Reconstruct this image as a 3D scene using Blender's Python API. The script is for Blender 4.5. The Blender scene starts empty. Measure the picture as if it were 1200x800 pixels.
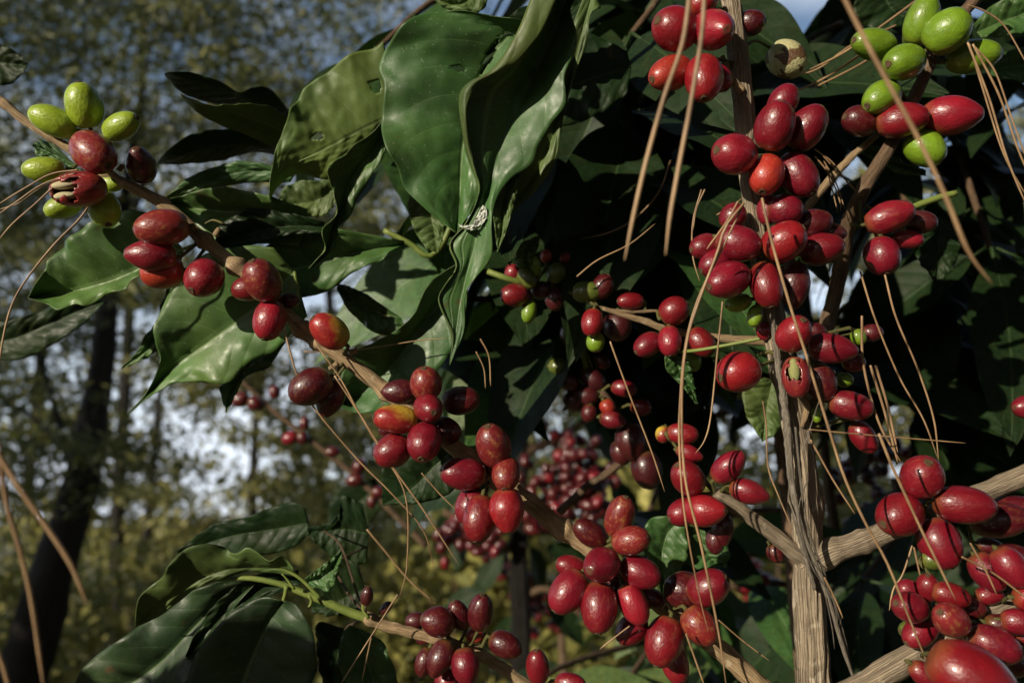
import bpy, math, random
import numpy as np
from mathutils import Vector, Matrix, noise as _bn
R = math.radians
random.seed(7); np.random.seed(7)
scn = bpy.context.scene
col = scn.collection
class mnoise:
    @staticmethod
    def noise(v): return max(-1.0, min(1.0, _bn.noise(v)))


# ------------------------------------------------------------------ camera
PITCH = 13.0; CAMZ = 1.6; F = 1200*28/36.0
cd = bpy.data.cameras.new('camera'); cam = bpy.data.objects.new('camera', cd); col.objects.link(cam)
cam.location = (0, 0, CAMZ); cam.rotation_euler = (R(90+PITCH), 0, 0)
cd.lens = 28; cd.sensor_width = 36; cd.clip_start = 0.01; cd.clip_end = 3000
cd.dof.use_dof = True; cd.dof.focus_distance = 0.325; cd.dof.aperture_fstop = 8.5
scn.camera = cam
CM = Matrix.Translation((0, 0, CAMZ)) @ Matrix.Rotation(R(90+PITCH), 4, 'X')
CR = CM.to_3x3()
# ------------------------------------------------------------------ light
SUN_EL, SUN_AZ = 15.0, 43.0          # elevation; angle to the left of straight behind the camera
w = bpy.data.worlds.new('World'); scn.world = w; w.use_nodes = True
nt = w.node_tree; bg = nt.nodes['Background']; sky = nt.nodes.new('ShaderNodeTexSky')
sky.sky_type = 'NISHITA'; sky.sun_disc = False; sky.sun_elevation = R(SUN_EL); sky.sun_rotation = R(180+SUN_AZ)
sky.air_density = 1.0; sky.dust_density = 1.2; sky.ozone_density = 2.0
# thin bright cloud, thickest low in the sky
tc = nt.nodes.new('ShaderNodeTexCoord'); mp = nt.nodes.new('ShaderNodeMapping'); mp.inputs['Scale'].default_value = (1, 1, 3)
nz = nt.nodes.new('ShaderNodeTexNoise'); nz.inputs['Scale'].default_value = 2.2; nz.inputs['Detail'].default_value = 6
sx = nt.nodes.new('ShaderNodeSeparateXYZ'); nt.links.new(tc.outputs['Generated'], sx.inputs[0]); nt.links.new(tc.outputs['Generated'], mp.inputs[0]); nt.links.new(mp.outputs[0], nz.inputs['Vector'])
m1 = nt.nodes.new('ShaderNodeMath'); m1.operation = 'MULTIPLY_ADD'; nt.links.new(sx.outputs[2], m1.inputs[0]); m1.inputs[1].default_value = -.55; nt.links.new(nz.outputs[0], m1.inputs[2])
mr = nt.nodes.new('ShaderNodeMapRange'); nt.links.new(m1.outputs[0], mr.inputs[0]); mr.inputs[1].default_value = .18; mr.inputs[2].default_value = .50; mr.inputs[3].default_value = .04; mr.inputs[4].default_value = .95
mx = nt.nodes.new('ShaderNodeMix'); mx.data_type = 'RGBA'; nt.links.new(mr.outputs[0], mx.inputs[0]); nt.links.new(sky.outputs[0], mx.inputs[6]); mx.inputs[7].default_value = (7.6, 8.3, 9.3, 1)
nt.links.new(mx.outputs[2], bg.inputs[0]); bg.inputs[1].default_value = 0.112
sd = bpy.data.lights.new('sun', 'SUN'); sd.energy = 5.0; sd.angle = R(0.5); sd.color = (1, 0.88, 0.69)
so = bpy.data.objects.new('sun', sd); col.objects.link(so)
tosun = Vector((-math.sin(R(SUN_AZ))*math.cos(R(SUN_EL)), -math.cos(R(SUN_AZ))*math.cos(R(SUN_EL)), math.sin(R(SUN_EL))))
so.rotation_euler = tosun.to_track_quat('Z', 'Y').to_euler(); so.location = tosun*5
scn.view_settings.view_transform = 'Standard'; scn.view_settings.look = 'None'
scn.view_settings.gamma = 1; scn.view_settings.exposure = 0.28
scn.render.engine = 'CYCLES'
scn.cycles.max_bounces = 5; scn.cycles.transparent_max_bounces = 4

# ------------------------------------------------------------------ helpers
def P(x, y, d):
    return CM @ Vector(((x-600)/F*d, -(y-400)/F*d, -d))
WM = {}
def tag(o, label=None, cat=None, group=None, kind=None):
    if label: o['label'] = label
    if cat: o['category'] = cat
    if group: o['group'] = group
    if kind: o['kind'] = kind
    return o
def thing(name, loc, label, cat, group=None):
    o = bpy.data.objects.new(name, None); o.empty_display_size = .05; col.objects.link(o)
    M = Matrix.Translation(loc); o.matrix_local = M; WM[o] = M
    return tag(o, label, cat, group)
def put(name, mesh, parent=None, M=None, label=None):
    o = bpy.data.objects.new(name, mesh); col.objects.link(o)
    M = M or Matrix.Identity(4); WM[o] = M
    if parent is not None:
        o.parent = parent; o.matrix_local = WM[parent].inverted() @ M
    else: o.matrix_local = M
    if label: o['label'] = label
    return o
def mesh_np(name, V, Fc, mats, uv=None, smooth=True, var=None, midx=None):
    """V (n,3), Fc (m,k) all same k, or list"""
    me = bpy.data.meshes.new(name)
    V = np.asarray(V, dtype=np.float32)
    if isinstance(Fc, np.ndarray):
        m, k = Fc.shape
        me.vertices.add(len(V)); me.vertices.foreach_set('co', V.ravel())
        me.loops.add(m*k); me.loops.foreach_set('vertex_index', Fc.astype(np.int32).ravel())
        me.polygons.add(m); me.polygons.foreach_set('loop_start', np.arange(0, m*k, k, dtype=np.int32))
        me.update(calc_edges=True)
    else:
        me.from_pydata([tuple(v) for v in V], [], Fc)
    if uv is not None:
        l = me.uv_layers.new(name='UVMap')
        vi = np.zeros(len(me.loops), dtype=np.int32); me.loops.foreach_get('vertex_index', vi)
        l.data.foreach_set('uv', np.asarray(uv, dtype=np.float32)[vi].ravel())
    if var is not None:
        a = me.attributes.new('var', 'FLOAT', 'POINT'); a.data.foreach_set('value', np.asarray(var, dtype=np.float32))
    for m_ in (mats if isinstance(mats, (list, tuple)) else [mats]): me.materials.append(m_)
    me.polygons.foreach_set('use_smooth', [smooth]*len(me.polygons))
    me.update()
    return me
def centred(name, V, Fc, mats, parent, uv=None, smooth=True, var=None, label=None):
    V = np.asarray(V, dtype=float); c = V.mean(axis=0)
    return put(name, mesh_np(name, V-c, Fc, mats, uv, smooth, var), parent, Matrix.Translation(c), label)
def spline(pts, n):
    pts = np.asarray(pts, dtype=float)
    if len(pts) == 2: pts = np.vstack([pts[0], (pts[0]+pts[1])/2, pts[1]])
    p = np.vstack([2*pts[0]-pts[1], pts, 2*pts[-1]-pts[-2]])
    out = []
    for i in range(1, len(p)-2):
        t = np.linspace(0, 1, 12, endpoint=False)[:, None]
        a, b, c, d = p[i-1], p[i], p[i+1], p[i+2]
        out.append(.5*((2*b)+(c-a)*t+(2*a-5*b+4*c-d)*t**2+(3*b-a-3*c+d)*t**3))
    out = np.vstack(out+[p[-2][None]])
    s = np.r_[0, np.cumsum(np.linalg.norm(np.diff(out[:, :3], axis=0), axis=1))]
    q = np.linspace(0, s[-1], n)
    return np.stack([np.interp(q, s, out[:, k]) for k in range(out.shape[1])], 1)
def tube_arrays(path, rad, segs=10, rough=0.0, ridge=0.0, knots=(), seed=0, fr=6.0):
    """path (n,3), rad (n,) -> V,F,UV"""
    path = np.asarray(path, float); n = len(path)
    T = np.gradient(path, axis=0); T /= np.linalg.norm(T, axis=1)[:, None]+1e-12
    up = np.array([0.13, 0.97, 0.2]); 
    if abs(T[0] @ up) > .9: up = np.array([1., 0, 0])
    N = np.cross(T[0], up); N /= np.linalg.norm(N)
    s = np.r_[0, np.cumsum(np.linalg.norm(np.diff(path, axis=0), axis=1))]
    V = []; UV = []
    rng = np.random.RandomState(seed); ph = rng.rand(12)*6.28
    for i in range(n):
        N = N - T[i]*(N @ T[i]); N /= np.linalg.norm(N); B = np.cross(T[i], N)
        for j in range(segs+1):
            a = 2*math.pi*(j % segs)/segs; r = rad[i]
            sr = s[i]/max(rad.mean(), 1e-6)
            if rough: r *= 1+rough*(math.sin(3*a+sr*.9+ph[0])*.4+math.sin(2*a-sr*1.7+ph[1])*.3+math.sin(sr*2.6+ph[2]+a)*.3+mnoise.noise(Vector((math.cos(a)*1.5, math.sin(a)*1.5, sr*.8+seed)))*.9)
            if ridge: r *= 1+ridge*(abs(mnoise.noise(Vector((math.cos(a)*fr, math.sin(a)*fr, sr*.12+seed))))*2-.3)
            for kp, ka, kw in knots: r *= 1+ka*math.exp(-((s[i]/s[-1]-kp)/kw)**2)
            V.append(path[i]+(N*math.cos(a)+B*math.sin(a))*r); UV.append((j/segs, s[i]))
    V = np.array(V); UV = np.array(UV); k = segs+1
    Fc = [(i*k+j, i*k+j+1, (i+1)*k+j+1, (i+1)*k+j) for i in range(n-1) for j in range(segs)]
    c0 = len(V); V = np.vstack([V, path[0]-T[0]*rad[0]*.3, path[-1]+T[-1]*rad[-1]*.3]); UV = np.vstack([UV, (.5, 0), (.5, s[-1])])
    for j in range(segs):
        Fc.append((c0, j+1, j)); Fc.append((c0+1, (n-1)*k+j, (n-1)*k+j+1))
    return V, Fc, UV
def tube(name, path, rad, mat, parent, segs=10, label=None, **kw):
    V, Fc, UV = tube_arrays(path, np.asarray(rad, float), segs, **kw)
    return centred(name, V, Fc, mat, parent, UV, label=label)
def pxpath(pts, d, n):
    """pts: (x,y[,d]) pixel points -> world points, sampled"""
    w_ = [P(p[0], p[1], p[2] if len(p) > 2 else d) for p in pts]
    return spline([tuple(v) for v in w_], n)

# ------------------------------------------------------------------ materials
def nodes(name):
    m = bpy.data.materials.new(name); m.use_nodes = True; t = m.node_tree; t.nodes.clear()
    out = t.nodes.new('ShaderNodeOutputMaterial')
    class G: pass
    g = G(); g.t = t; g.out = out; g.m = m
    def N(typ, **kw):
        n = t.nodes.new('ShaderNode'+typ)
        for k, v in kw.items():
            if isinstance(k, str) and hasattr(n, k): setattr(n, k, v)
        return n
    def L(a, b): t.links.new(a, b)
    def mth(op, a, b=None, c=None):
        n = N('Math', operation=op)
        for i, v in enumerate((a, b, c)):
            if v is None: continue
            if isinstance(v, (int, float)): n.inputs[i].default_value = v
            else: L(v, n.inputs[i])
        return n.outputs[0]
    def mix(f, a, b, bt='MIX'):
        n = N('Mix', data_type='RGBA', blend_type=bt)
        for i, v in ((0, f), (6, a), (7, b)):
            if isinstance(v, (int, float)): n.inputs[i].default_value = v
            elif isinstance(v, tuple): n.inputs[i].default_value = (*v, 1) if len(v) == 3 else v
            else: L(v, n.inputs[i])
        return n.outputs[2]
    def noise(vec, scale, detail=3, rough=.5):
        n = N('TexNoise'); n.inputs['Scale'].default_value = scale; n.inputs['Detail'].default_value = detail
        n.inputs['Roughness'].default_value = rough
        if vec is not None: L(vec, n.inputs['Vector'])
        return n.outputs[0]
    def ramp(f, a, b, lo=0., hi=1.):
        n = N('MapRange'); L(f, n.inputs[0]); n.inputs[1].default_value = a; n.inputs[2].default_value = b
        n.inputs[3].default_value = lo; n.inputs[4].default_value = hi; return n.outputs[0]
    def bump(h, dist, strength=1., nrm=None):
        n = N('Bump'); n.inputs['Distance'].default_value = dist; n.inputs['Strength'].default_value = strength
        L(h, n.inputs['Height'])
        if nrm is not None: L(nrm, n.inputs['Normal'])
        return n.outputs[0]
    def mapv(vec, sc):
        n = N('Mapping'); L(vec, n.inputs[0]); n.inputs['Scale'].default_value = sc; return n.outputs[0]
    def prin(colr, rough, **kw):
        n = N('BsdfPrincipled')
        if isinstance(colr, tuple): n.inputs['Base Color'].default_value = (*colr, 1)
        else: L(colr, n.inputs['Base Color'])
        if isinstance(rough, (int, float)): n.inputs['Roughness'].default_value = rough
        else: L(rough, n.inputs['Roughness'])
        for k, v in kw.items():
            s_ = n.inputs[k.replace('_', ' ')]
            if isinstance(v, (int, float)): s_.default_value = v
            elif isinstance(v, tuple): s_.default_value = v
            else: L(v, s_)
        return n
    g.N, g.L, g.mth, g.mix, g.noise, g.ramp, g.bump, g.mapv, g.prin = N, L, mth, mix, noise, ramp, bump, mapv, prin
    g.obj = N('TexCoord').outputs['Object']; g.uv = N('TexCoord').outputs['UV']
    g.rnd = N('ObjectInfo').outputs['Random']
    return g
def leaf_material(name, top, vein, rough=.42, trans=.25, tcol=(.12, .2, .02), dust=.35, shift=.35, spec=.5):
    g = nodes(name)
    sep = g.N('SeparateXYZ'); g.L(g.uv, sep.inputs[0])
    u = g.mth('MULTIPLY', g.mth('SUBTRACT', sep.outputs[0], .5), 2.0); au = g.mth('ABSOLUTE', u); v = sep.outputs[1]
    # secondary veins curve towards the tip
    ph = g.mth('SUBTRACT', g.mth('MULTIPLY', v, 9.0), g.mth('MULTIPLY', g.mth('POWER', au, 1.35), 1.6))
    wv = g.mth('ABSOLUTE', g.mth('SINE', g.mth('MULTIPLY', ph, math.pi)))        # 0 at a vein
    sec = g.ramp(wv, 0.0, .10, 1, 0); sec = g.mth('MULTIPLY', sec, g.ramp(au, .95, .5, 0, 1))
    mid = g.ramp(au, .015, .045, 1, 0)
    n1 = g.noise(g.obj, 45, 4); n2 = g.noise(g.obj, 260, 3); n3 = g.noise(g.obj, 900, 2)
    off = g.N('VectorMath', operation='ADD'); g.L(g.obj, off.inputs[0]); cmb = g.N('CombineXYZ'); g.L(g.mth('MULTIPLY', g.rnd, 9.), cmb.inputs[0]); g.L(cmb.outputs[0], off.inputs[1])
    n4 = g.noise(off.outputs[0], 22, 2)
    dark = tuple(c*(1-shift) for c in top); lite = tuple(min(1, c*(1+shift*1.2)) for c in top)
    c = g.mix(g.ramp(n1, .3, .7), dark, lite)
    c = g.mix(g.mth('MULTIPLY', g.ramp(n4, .45, .75), .45), c, (top[0]*1.9+.006, top[1]*1.25, top[2]*.8))
    c = g.mix(g.mth('MULTIPLY', sec, .42), c, vein)
    c = g.mix(g.mth('MULTIPLY', mid, .75), c, vein)
    c = g.mix(g.mth('MULTIPLY', g.ramp(n3, .66, .74), dust), c, (.4, .42, .34))
    c = g.mix(g.mth('MULTIPLY', g.ramp(g.noise(off.outputs[0], 95, 2), .70, .76), .8), c, (.07, .045, .015))
    h = g.mth('ADD', g.mth('MULTIPLY', wv, .55), g.mth('MULTIPLY', n2, .35))
    h = g.mth('SUBTRACT', h, g.mth('MULTIPLY', mid, .5))
    nb = g.bump(h, .0006, .6)
    rr = g.ramp(n2, .3, .75, rough-.1, rough+.16)
    p = g.prin(c, rr, Specular_IOR_Level=spec, Normal=nb)
    tr = g.N('BsdfTranslucent'); tr.inputs[0].default_value = (*tcol, 1)
    if trans > 0:
        ms = g.N('MixShader'); ms.inputs[0].default_value = trans
        g.L(p.outputs[0], ms.inputs[1]); g.L(tr.outputs[0], ms.inputs[2]); g.L(ms.outputs[0], g.out.inputs[0])
    else: g.L(p.outputs[0], g.out.inputs[0])
    return g.m
M_top = leaf_material('coffee_leaf_upper', (.034, .090, .022), (.10, .17, .06), rough=.5, trans=.12, tcol=(.08, .17, .02))
M_under = leaf_material('coffee_leaf_underside', (.062, .105, .026), (.15, .20, .07), rough=.55, trans=.25, tcol=(.12, .2, .02), dust=.1)
M_topd = leaf_material('coffee_leaf_deep_shade', (.008, .021, .006), (.03, .055, .018), rough=.5, trans=.06, tcol=(.06, .13, .02), dust=.1, spec=.2)  # leaf green darkened: the deep shade of the hollows is in the colour
M_fresh = leaf_material('coffee_leaf_fresh', (.052, .115, .026), (.14, .22, .08), rough=.5, trans=.12, tcol=(.10, .2, .02), dust=.3)
M_olive = leaf_material('coffee_leaf_translucent', (.095, .165, .040), (.19, .28, .10), rough=.55, trans=.3, tcol=(.14, .26, .03), dust=.1)
M_shade = leaf_material('coffee_leaf_shaded', (.016, .040, .014), (.07, .12, .045), rough=.52, trans=.05, tcol=(.08, .15, .02), dust=.15)  # darkened leaf copy, shade of the lower left put into its colour
M_young = leaf_material('coffee_leaf_young', (.035, .085, .022), (.12, .2, .06), rough=.33, trans=.2, tcol=(.1, .2, .03), dust=.1)

def cherry_material(turning=False):
    g = nodes('turning_cherry_skin' if turning else 'coffee_cherry_skin')
    oc = g.N('ObjectInfo').outputs['Color']; al = g.N('ObjectInfo').outputs['Alpha']
    sep = g.N('SeparateXYZ'); g.L(g.obj, sep.inputs[0])
    off = g.N('VectorMath', operation='ADD'); g.L(g.obj, off.inputs[0]); cmb = g.N('CombineXYZ'); g.L(g.mth('MULTIPLY', g.rnd, 37.), cmb.inputs[0]); g.L(g.mth('MULTIPLY', g.rnd, 11.), cmb.inputs[1]); g.L(cmb.outputs[0], off.inputs[1])
    o = off.outputs[0]
    n1 = g.noise(o, 1.6, 3); n2 = g.noise(o, 7, 4); n3 = g.noise(o, 26, 2); n4 = g.noise(o, 3.2, 5, .65)
    hs = g.N('HueSaturation'); g.L(oc, hs.inputs['Color']); g.L(g.ramp(g.rnd, 0, 1, .497, .504), hs.inputs['Hue']); g.L(g.ramp(n1, .3, .7, .8, 1.2), hs.inputs['Value'])
    c = hs.outputs[0]
    # scarring, amount in alpha: 1 = clean, 0 = strongly scarred
    amt = g.mth('SUBTRACT', 1., al)
    sc = g.mth('MULTIPLY', g.ramp(n4, .52, .70), amt)
    c = g.mix(sc, c, (.27, .12, .035))
    c = g.mix(g.mth('MULTIPLY', g.ramp(n3, .72, .77), .4), c, (.30, .17, .08))
    c = g.mix(g.mth('MULTIPLY', g.ramp(n2, .58, .78), .3), c, (.06, .006, .008))
    # paler collar at the stalk end and a darker rim at the scar
    if turning:
        fz = g.mth('ADD', g.mth('MULTIPLY', sep.outputs[2], -.55), g.mth('MULTIPLY', sep.outputs[1], .65)); fz = g.mth('ADD', fz, g.mth('MULTIPLY', n1, .8))
        c = g.mix(g.ramp(fz, .42, .95, 0, 1), c, (.42, .30, .03))
    lite = g.mix(.5, oc, (.22, .15, .03))
    c = g.mix(g.ramp(sep.outputs[2], -.62, -1.02, 0, .7), c, lite)
    c = g.mix(g.ramp(sep.outputs[2], .93, 1.0, 0, .6), c, (.07, .04, .02))
    nb = g.bump(g.mth('ADD', n2, g.mth('MULTIPLY', n4, .6)), .00035, .7)
    rr = g.ramp(n2, .3, .8, .34, .46)
    rr = g.mth('ADD', rr, g.mth('MULTIPLY', sc, .25))
    p = g.prin(c, rr, Specular_IOR_Level=.45, Normal=nb, Subsurface_Weight=.05, Coat_Weight=.45, Coat_Roughness=.13, Subsurface_Scale=.0015, Subsurface_Radius=(1., .25, .15))
    g.L(p.outputs[0], g.out.inputs[0]); return g.m
M_cherry = cherry_material(); M_turn = cherry_material(True)
def simple(name, a, b, scale=80, rough=.7, bd=.0004, detail=4, metallic=0, sv=(1, 1, 1), use_uv=False, spec=.3):
    g = nodes(name); v = g.uv if use_uv else g.obj
    v = g.mapv(v, sv); n = g.noise(v, scale, detail, .6)
    c = g.mix(g.ramp(n, .32, .68), a, b)
    p = g.prin(c, rough, Normal=g.bump(n, bd, .8), Specular_IOR_Level=spec); g.L(p.outputs[0], g.out.inputs[0]); return g.m
def bark_material(name, a, b, c3, bd=.0008, along=90, around=9, green=0, crack=.3):
    g = nodes(name)
    v = g.mapv(g.uv, (around, along*.6, 1)); n = g.noise(v, 1.6, 5, .65)
    v2 = g.mapv(g.uv, (around*2.2, along*2.5, 1)); n2 = g.noise(v2, 2.0, 4, .6)
    n3 = g.noise(g.obj, 60, 3)
    c = g.mix(g.ramp(n, .35, .62), a, b); c = g.mix(g.ramp(n2, .58, .72, 0, .7), c, c3)
    c = g.mix(g.ramp(n3, .55, .72, 0, .5), c, tuple(x*.45 for x in a))
    wv = g.N('TexWave', wave_type='BANDS', bands_direction='X'); wv.inputs['Scale'].default_value = .9; wv.inputs['Distortion'].default_value = 9; wv.inputs['Detail'].default_value = 3; g.L(v, wv.inputs['Vector'])
    crk = g.ramp(wv.outputs['Fac'], .0, .16, 1, 0); c = g.mix(g.mth('MULTIPLY', crk, crack), c, tuple(x*.25 for x in a))
    lic = g.ramp(g.noise(g.obj, 140, 3), .62, .68, 0, .55); c = g.mix(lic, c, c3)
    h = g.mth('SUBTRACT', g.mth('ADD', n, g.mth('MULTIPLY', n2, .4)), g.mth('MULTIPLY', crk, crack))
    p = g.prin(c, .72, Specular_IOR_Level=.3, Normal=g.bump(h, bd, 1.)); g.L(p.outputs[0], g.out.inputs[0]); return g.m
M_twig = bark_material('coffee_twig_bark', (.21, .14, .075), (.42, .30, .17), (.54, .45, .31))
M_stem = bark_material('coffee_stem_bark', (.145, .112, .078), (.31, .25, .175), (.44, .38, .29), bd=.0010, crack=.4, along=60, around=12)
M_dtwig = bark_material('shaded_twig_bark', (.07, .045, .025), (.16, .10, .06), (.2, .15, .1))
M_green = simple('green_shoot', (.09, .13, .025), (.17, .21, .05), 120, .45)
M_stalk = simple('cherry_stalk', (.06, .07, .02), (.14, .12, .04), 300, .6)
M_scar = simple('calyx_scar', (.03, .018, .01), (.16, .10, .05), 900, .8)
M_bean = simple('coffee_bean_parchment', (.50, .44, .26), (.66, .58, .36), 200, .5)
M_flesh = simple('cherry_flesh', (.18, .02, .015), (.30, .06, .03), 300, .5)
M_gbean = simple('green_bean', (.22, .24, .08), (.38, .38, .16), 400, .6)
def shell_mat():
    g = nodes('dried_husk'); n = g.noise(g.obj, 1.5, 2)
    c = g.mix(g.ramp(n, .535, .555), (.40, .38, .20), (.09, .035, .02)); n2 = g.noise(g.obj, 9, 4)
    c = g.mix(g.ramp(n2, .4, .7, 0, .4), c, (.2, .2, .08))
    p = g.prin(c, .5, Normal=g.bump(n2, .0004)); g.L(p.outputs[0], g.out.inputs[0]); return g.m
M_husk = shell_mat()
M_needle = simple('dry_pine_needle', (.12, .065, .032), (.36, .235, .125), 60, .5, .0001, sv=(1, 1, 1), spec=.5)
M_vine = bark_material('dead_vine', (.10, .085, .065), (.26, .225, .18), (.34, .31, .27), along=200, around=5)
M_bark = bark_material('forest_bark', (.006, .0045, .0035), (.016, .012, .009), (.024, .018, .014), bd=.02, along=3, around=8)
def foliage(name, a, b, tc, trans=.3):
    g = nodes(name); at = g.N('Attribute'); at.attribute_name = 'var'
    c = g.mix(at.outputs['Fac'], a, b); p = g.prin(c, .55, Specular_IOR_Level=.35)
    tr = g.N('BsdfTranslucent'); tr.inputs[0].default_value = (*tc, 1); ms = g.N('MixShader'); ms.inputs[0].default_value = trans
    g.L(p.outputs[0], ms.inputs[1]); g.L(tr.outputs[0], ms.inputs[2]); g.L(ms.outputs[0], g.out.inputs[0]); return g.m
M_fol1 = foliage('pine_foliage', (.014, .028, .010), (.17, .17, .05), (.12, .14, .03), .25)
M_fol2 = foliage('broadleaf_foliage', (.025, .038, .012), (.26, .24, .075), (.14, .15, .035), .28)
M_fol3 = foliage('undergrowth_foliage', (.07, .08, .02), (.42, .38, .11), (.26, .26, .07), .25)
def ground_mat():
    g = nodes('forest_floor'); n = g.noise(g.obj, 1.3, 6, .65); n2 = g.noise(g.obj, 22, 5, .7)
    c = g.mix(g.ramp(n, .35, .65), (.06, .055, .02), (.12, .12, .035)); c = g.mix(g.ramp(n2, .45, .7), c, (.14, .09, .04))
    p = g.prin(c, .95, Normal=g.bump(n2, .04)); g.L(p.outputs[0], g.out.inputs[0]); return g.m
M_ground = ground_mat()

# ------------------------------------------------------------------ ground
def ground():
    n = 90; t = np.linspace(-1, 1, n); g = np.sign(t)*(np.abs(t)**3)*900
    V = []; 
    for y in g:
        for x in g:
            d = math.hypot(x, y)
            z = .12*mnoise.noise(Vector((x*.25, y*.25, 0)))*min(1, d/3)+(1.5*mnoise.noise(Vector((x*.02, y*.02, 5))) if d > 20 else 0)
            V.append((x, y, z))
    Fc = np.array([(j*n+i, j*n+i+1, (j+1)*n+i+1, (j+1)*n+i) for j in range(n-1) for i in range(n-1)])
    o = put('ground', mesh_np('ground', V, Fc, M_ground)); tag(o, 'leafy forest floor under the coffee shrubs and trees', 'ground', None, 'structure')
ground()

# ------------------------------------------------------------------ background trees
def clump_leaves(centres, per, sig, size, asp=2.2, seed=1, flat=.0):
    rng = np.random.RandomState(seed); C = np.repeat(np.asarray(centres, float), per, axis=0); n = len(C)
    sg = np.asarray(sig, float)
    if sg.ndim == 1: sg = sg[None]
    else: sg = np.repeat(sg, per, axis=0)
    g = rng.randn(n, 3); g /= np.maximum(1, np.linalg.norm(g, axis=1)[:, None]/1.9)
    C = C+g*sg
    a = rng.randn(n, 3); a[:, 2] *= (1-flat); a /= np.linalg.norm(a, axis=1)[:, None]
    b = np.cross(a, rng.randn(n, 3)); b /= np.linalg.norm(b, axis=1)[:, None]
    s = size*(.6+.8*rng.rand(n))[:, None]
    V = np.stack([C-a*s*.5, C+b*s*.5/asp+a*s*.05, C+a*s*.5, C-b*s*.5/asp+a*s*.05], 1).reshape(-1, 3)
    Fc = np.arange(n*4).reshape(n, 4)
    var = np.repeat(np.clip(rng.rand(n)*.7+.3*np.repeat(rng.rand(len(centres)), per), 0, 1), 4)
    return V, Fc, var
def tree(name, label, trunk, dpt, wpx, crown_boxes, leafmat, size, per, sig, asp=2.2, group=None, seed=1, limbs=6, wob=26, boughs=(), cat='tree', crown_name='crown'):
    """trunk: pixel points top->bottom at depth dpt; crown_boxes: (x0,x1,y0,y1,n)"""
    rng = np.random.RandomState(seed)
    path = pxpath(trunk, dpt, 40)
    base = path[-1].copy()
    if base[2] > .02:                                   # run it down to the soil
        v = path[-1]-path[-4]; v /= np.linalg.norm(v)
        v = np.array([v[0]*.3, 0, -1]); ext = base+v*(base[2]+.1); path = np.vstack([path, spline([base, ext], 12)[1:]])
    r = np.interp(np.linspace(0, 1, len(path)), np.linspace(0, 1, len(wpx)), np.array(wpx)/2/F*dpt)
    th = thing(name, Vector(path[-1]), label, cat, group)
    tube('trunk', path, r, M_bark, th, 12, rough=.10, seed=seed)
    cent = []
    for (x0, x1, y0, y1, n) in crown_boxes:          # boughs: strings of clumps with gaps between
        while n > 0:
            bx, by, bd = rng.uniform(x0, x1), rng.uniform(y0, y1), dpt+rng.uniform(-.18, .22)*dpt
            k = min(n, rng.randint(1, 5)); n -= k; sl = rng.uniform(-.5, .3); sg_ = rng.choice([-1, 1]); st_ = wob/dpt*5
            for i in range(k): cent.append(tuple(P(bx+sg_*i*st_, by+sl*i*st_+rng.randn()*st_*.2, bd+rng.randn()*.06*dpt)))
    cent = np.array(cent)
    for q in boughs:
        lp = pxpath(q, dpt, 24); tube('limb', lp, np.linspace(r[4]*.45, r[4]*.12, 24), M_bark, th, 7, rough=.12, seed=len(q))
    for k in range(limbs):
        c = cent[rng.randint(len(cent))]; dd = np.linalg.norm(path-c, axis=1); i = rng.randint(0, len(path)//2)
        a = path[i]; m = (a+c)/2+np.array([0, 0, .08*np.linalg.norm(c-a)])
        lp = spline([a, m, c], 16); rr = np.linspace(r[i]*.22, r[i]*.04, 16); tube('limb', lp, rr, M_bark, th, 6, rough=.1, seed=seed+k)
    V, Fc, var = clump_leaves(cent, per, sig, size, asp, seed)
    centred(crown_name, V, Fc, leafmat, th, None, False, var)
    return th
G_T = 'trees of the sunny wood behind the coffee'
M_highlight = simple('painted_leaf_highlight', (.30, .33, .28), (.55, .58, .54), 900, .4)  # pale tone that paints a bright highlight
tree('leaning_tree', 'dark leaning trunk with ragged needles, nearest tree on the left behind the coffee', [(160, 150), (132, 320), (123, 400), (112, 470), (98, 550), (62, 670), (25, 800), (10, 860)], 3.7, [8, 16, 24, 34, 44, 54, 62, 68, 72],
     [(-120, 420, -120, 290, 215), (-80, 170, 330, 600, 60)], M_fol1, .062, 90, (.13, .2, .035), 4.5, G_T, 3, 6)
tree('slender_tree', 'thin straight trunk with sparse foliage, just right of the leaning tree', [(195, 380), (187, 460), (180, 540), (170, 650), (158, 730), (150, 800)], 8.5, [6, 7, 9, 11, 14, 15],
     [(100, 330, 330, 440, 26), (100, 210, 440, 670, 34), (210, 330, 600, 670, 10)], M_fol2, .09, 75, (.16, .3, .07), 2.2, G_T, 5, 8)
tree('slender_tree', 'forked slim tree framed by bright sky left of centre', [(310, 420), (300, 490), (297, 560), (294, 640), (292, 730)], 7.5, [5, 9, 13, 15, 16],
     [(270, 420, 470, 700, 42), (340, 470, 380, 700, 85)], M_fol2, .08, 75, (.13, .25, .065), 2.2, G_T, 9, 10)
tree('tall_pine', 'tall pine whose high needled boughs fill the top left corner', [(175, -150), (168, 0), (165, 120), (157, 230), (150, 400), (140, 560), (135, 700)], 9.0, [8, 10, 12, 14, 16, 17],
     [(-180, 480, -160, 300, 235)], M_fol1, .13, 75, (.34, .35, .075), 4.5, G_T, 12, 14, boughs=[[(168, 60), (90, 78), (0, 92), (-90, 120)], [(168, 20), (240, 60), (330, 75), (420, 110)], [(166, 120), (230, 70), (320, 40), (420, -20)], [(160, 200), (80, 170), (0, 190)], [(168, -20), (100, 10), (0, 15), (-60, 5)], [(162, 150), (100, 130), (40, 120)]])
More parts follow.
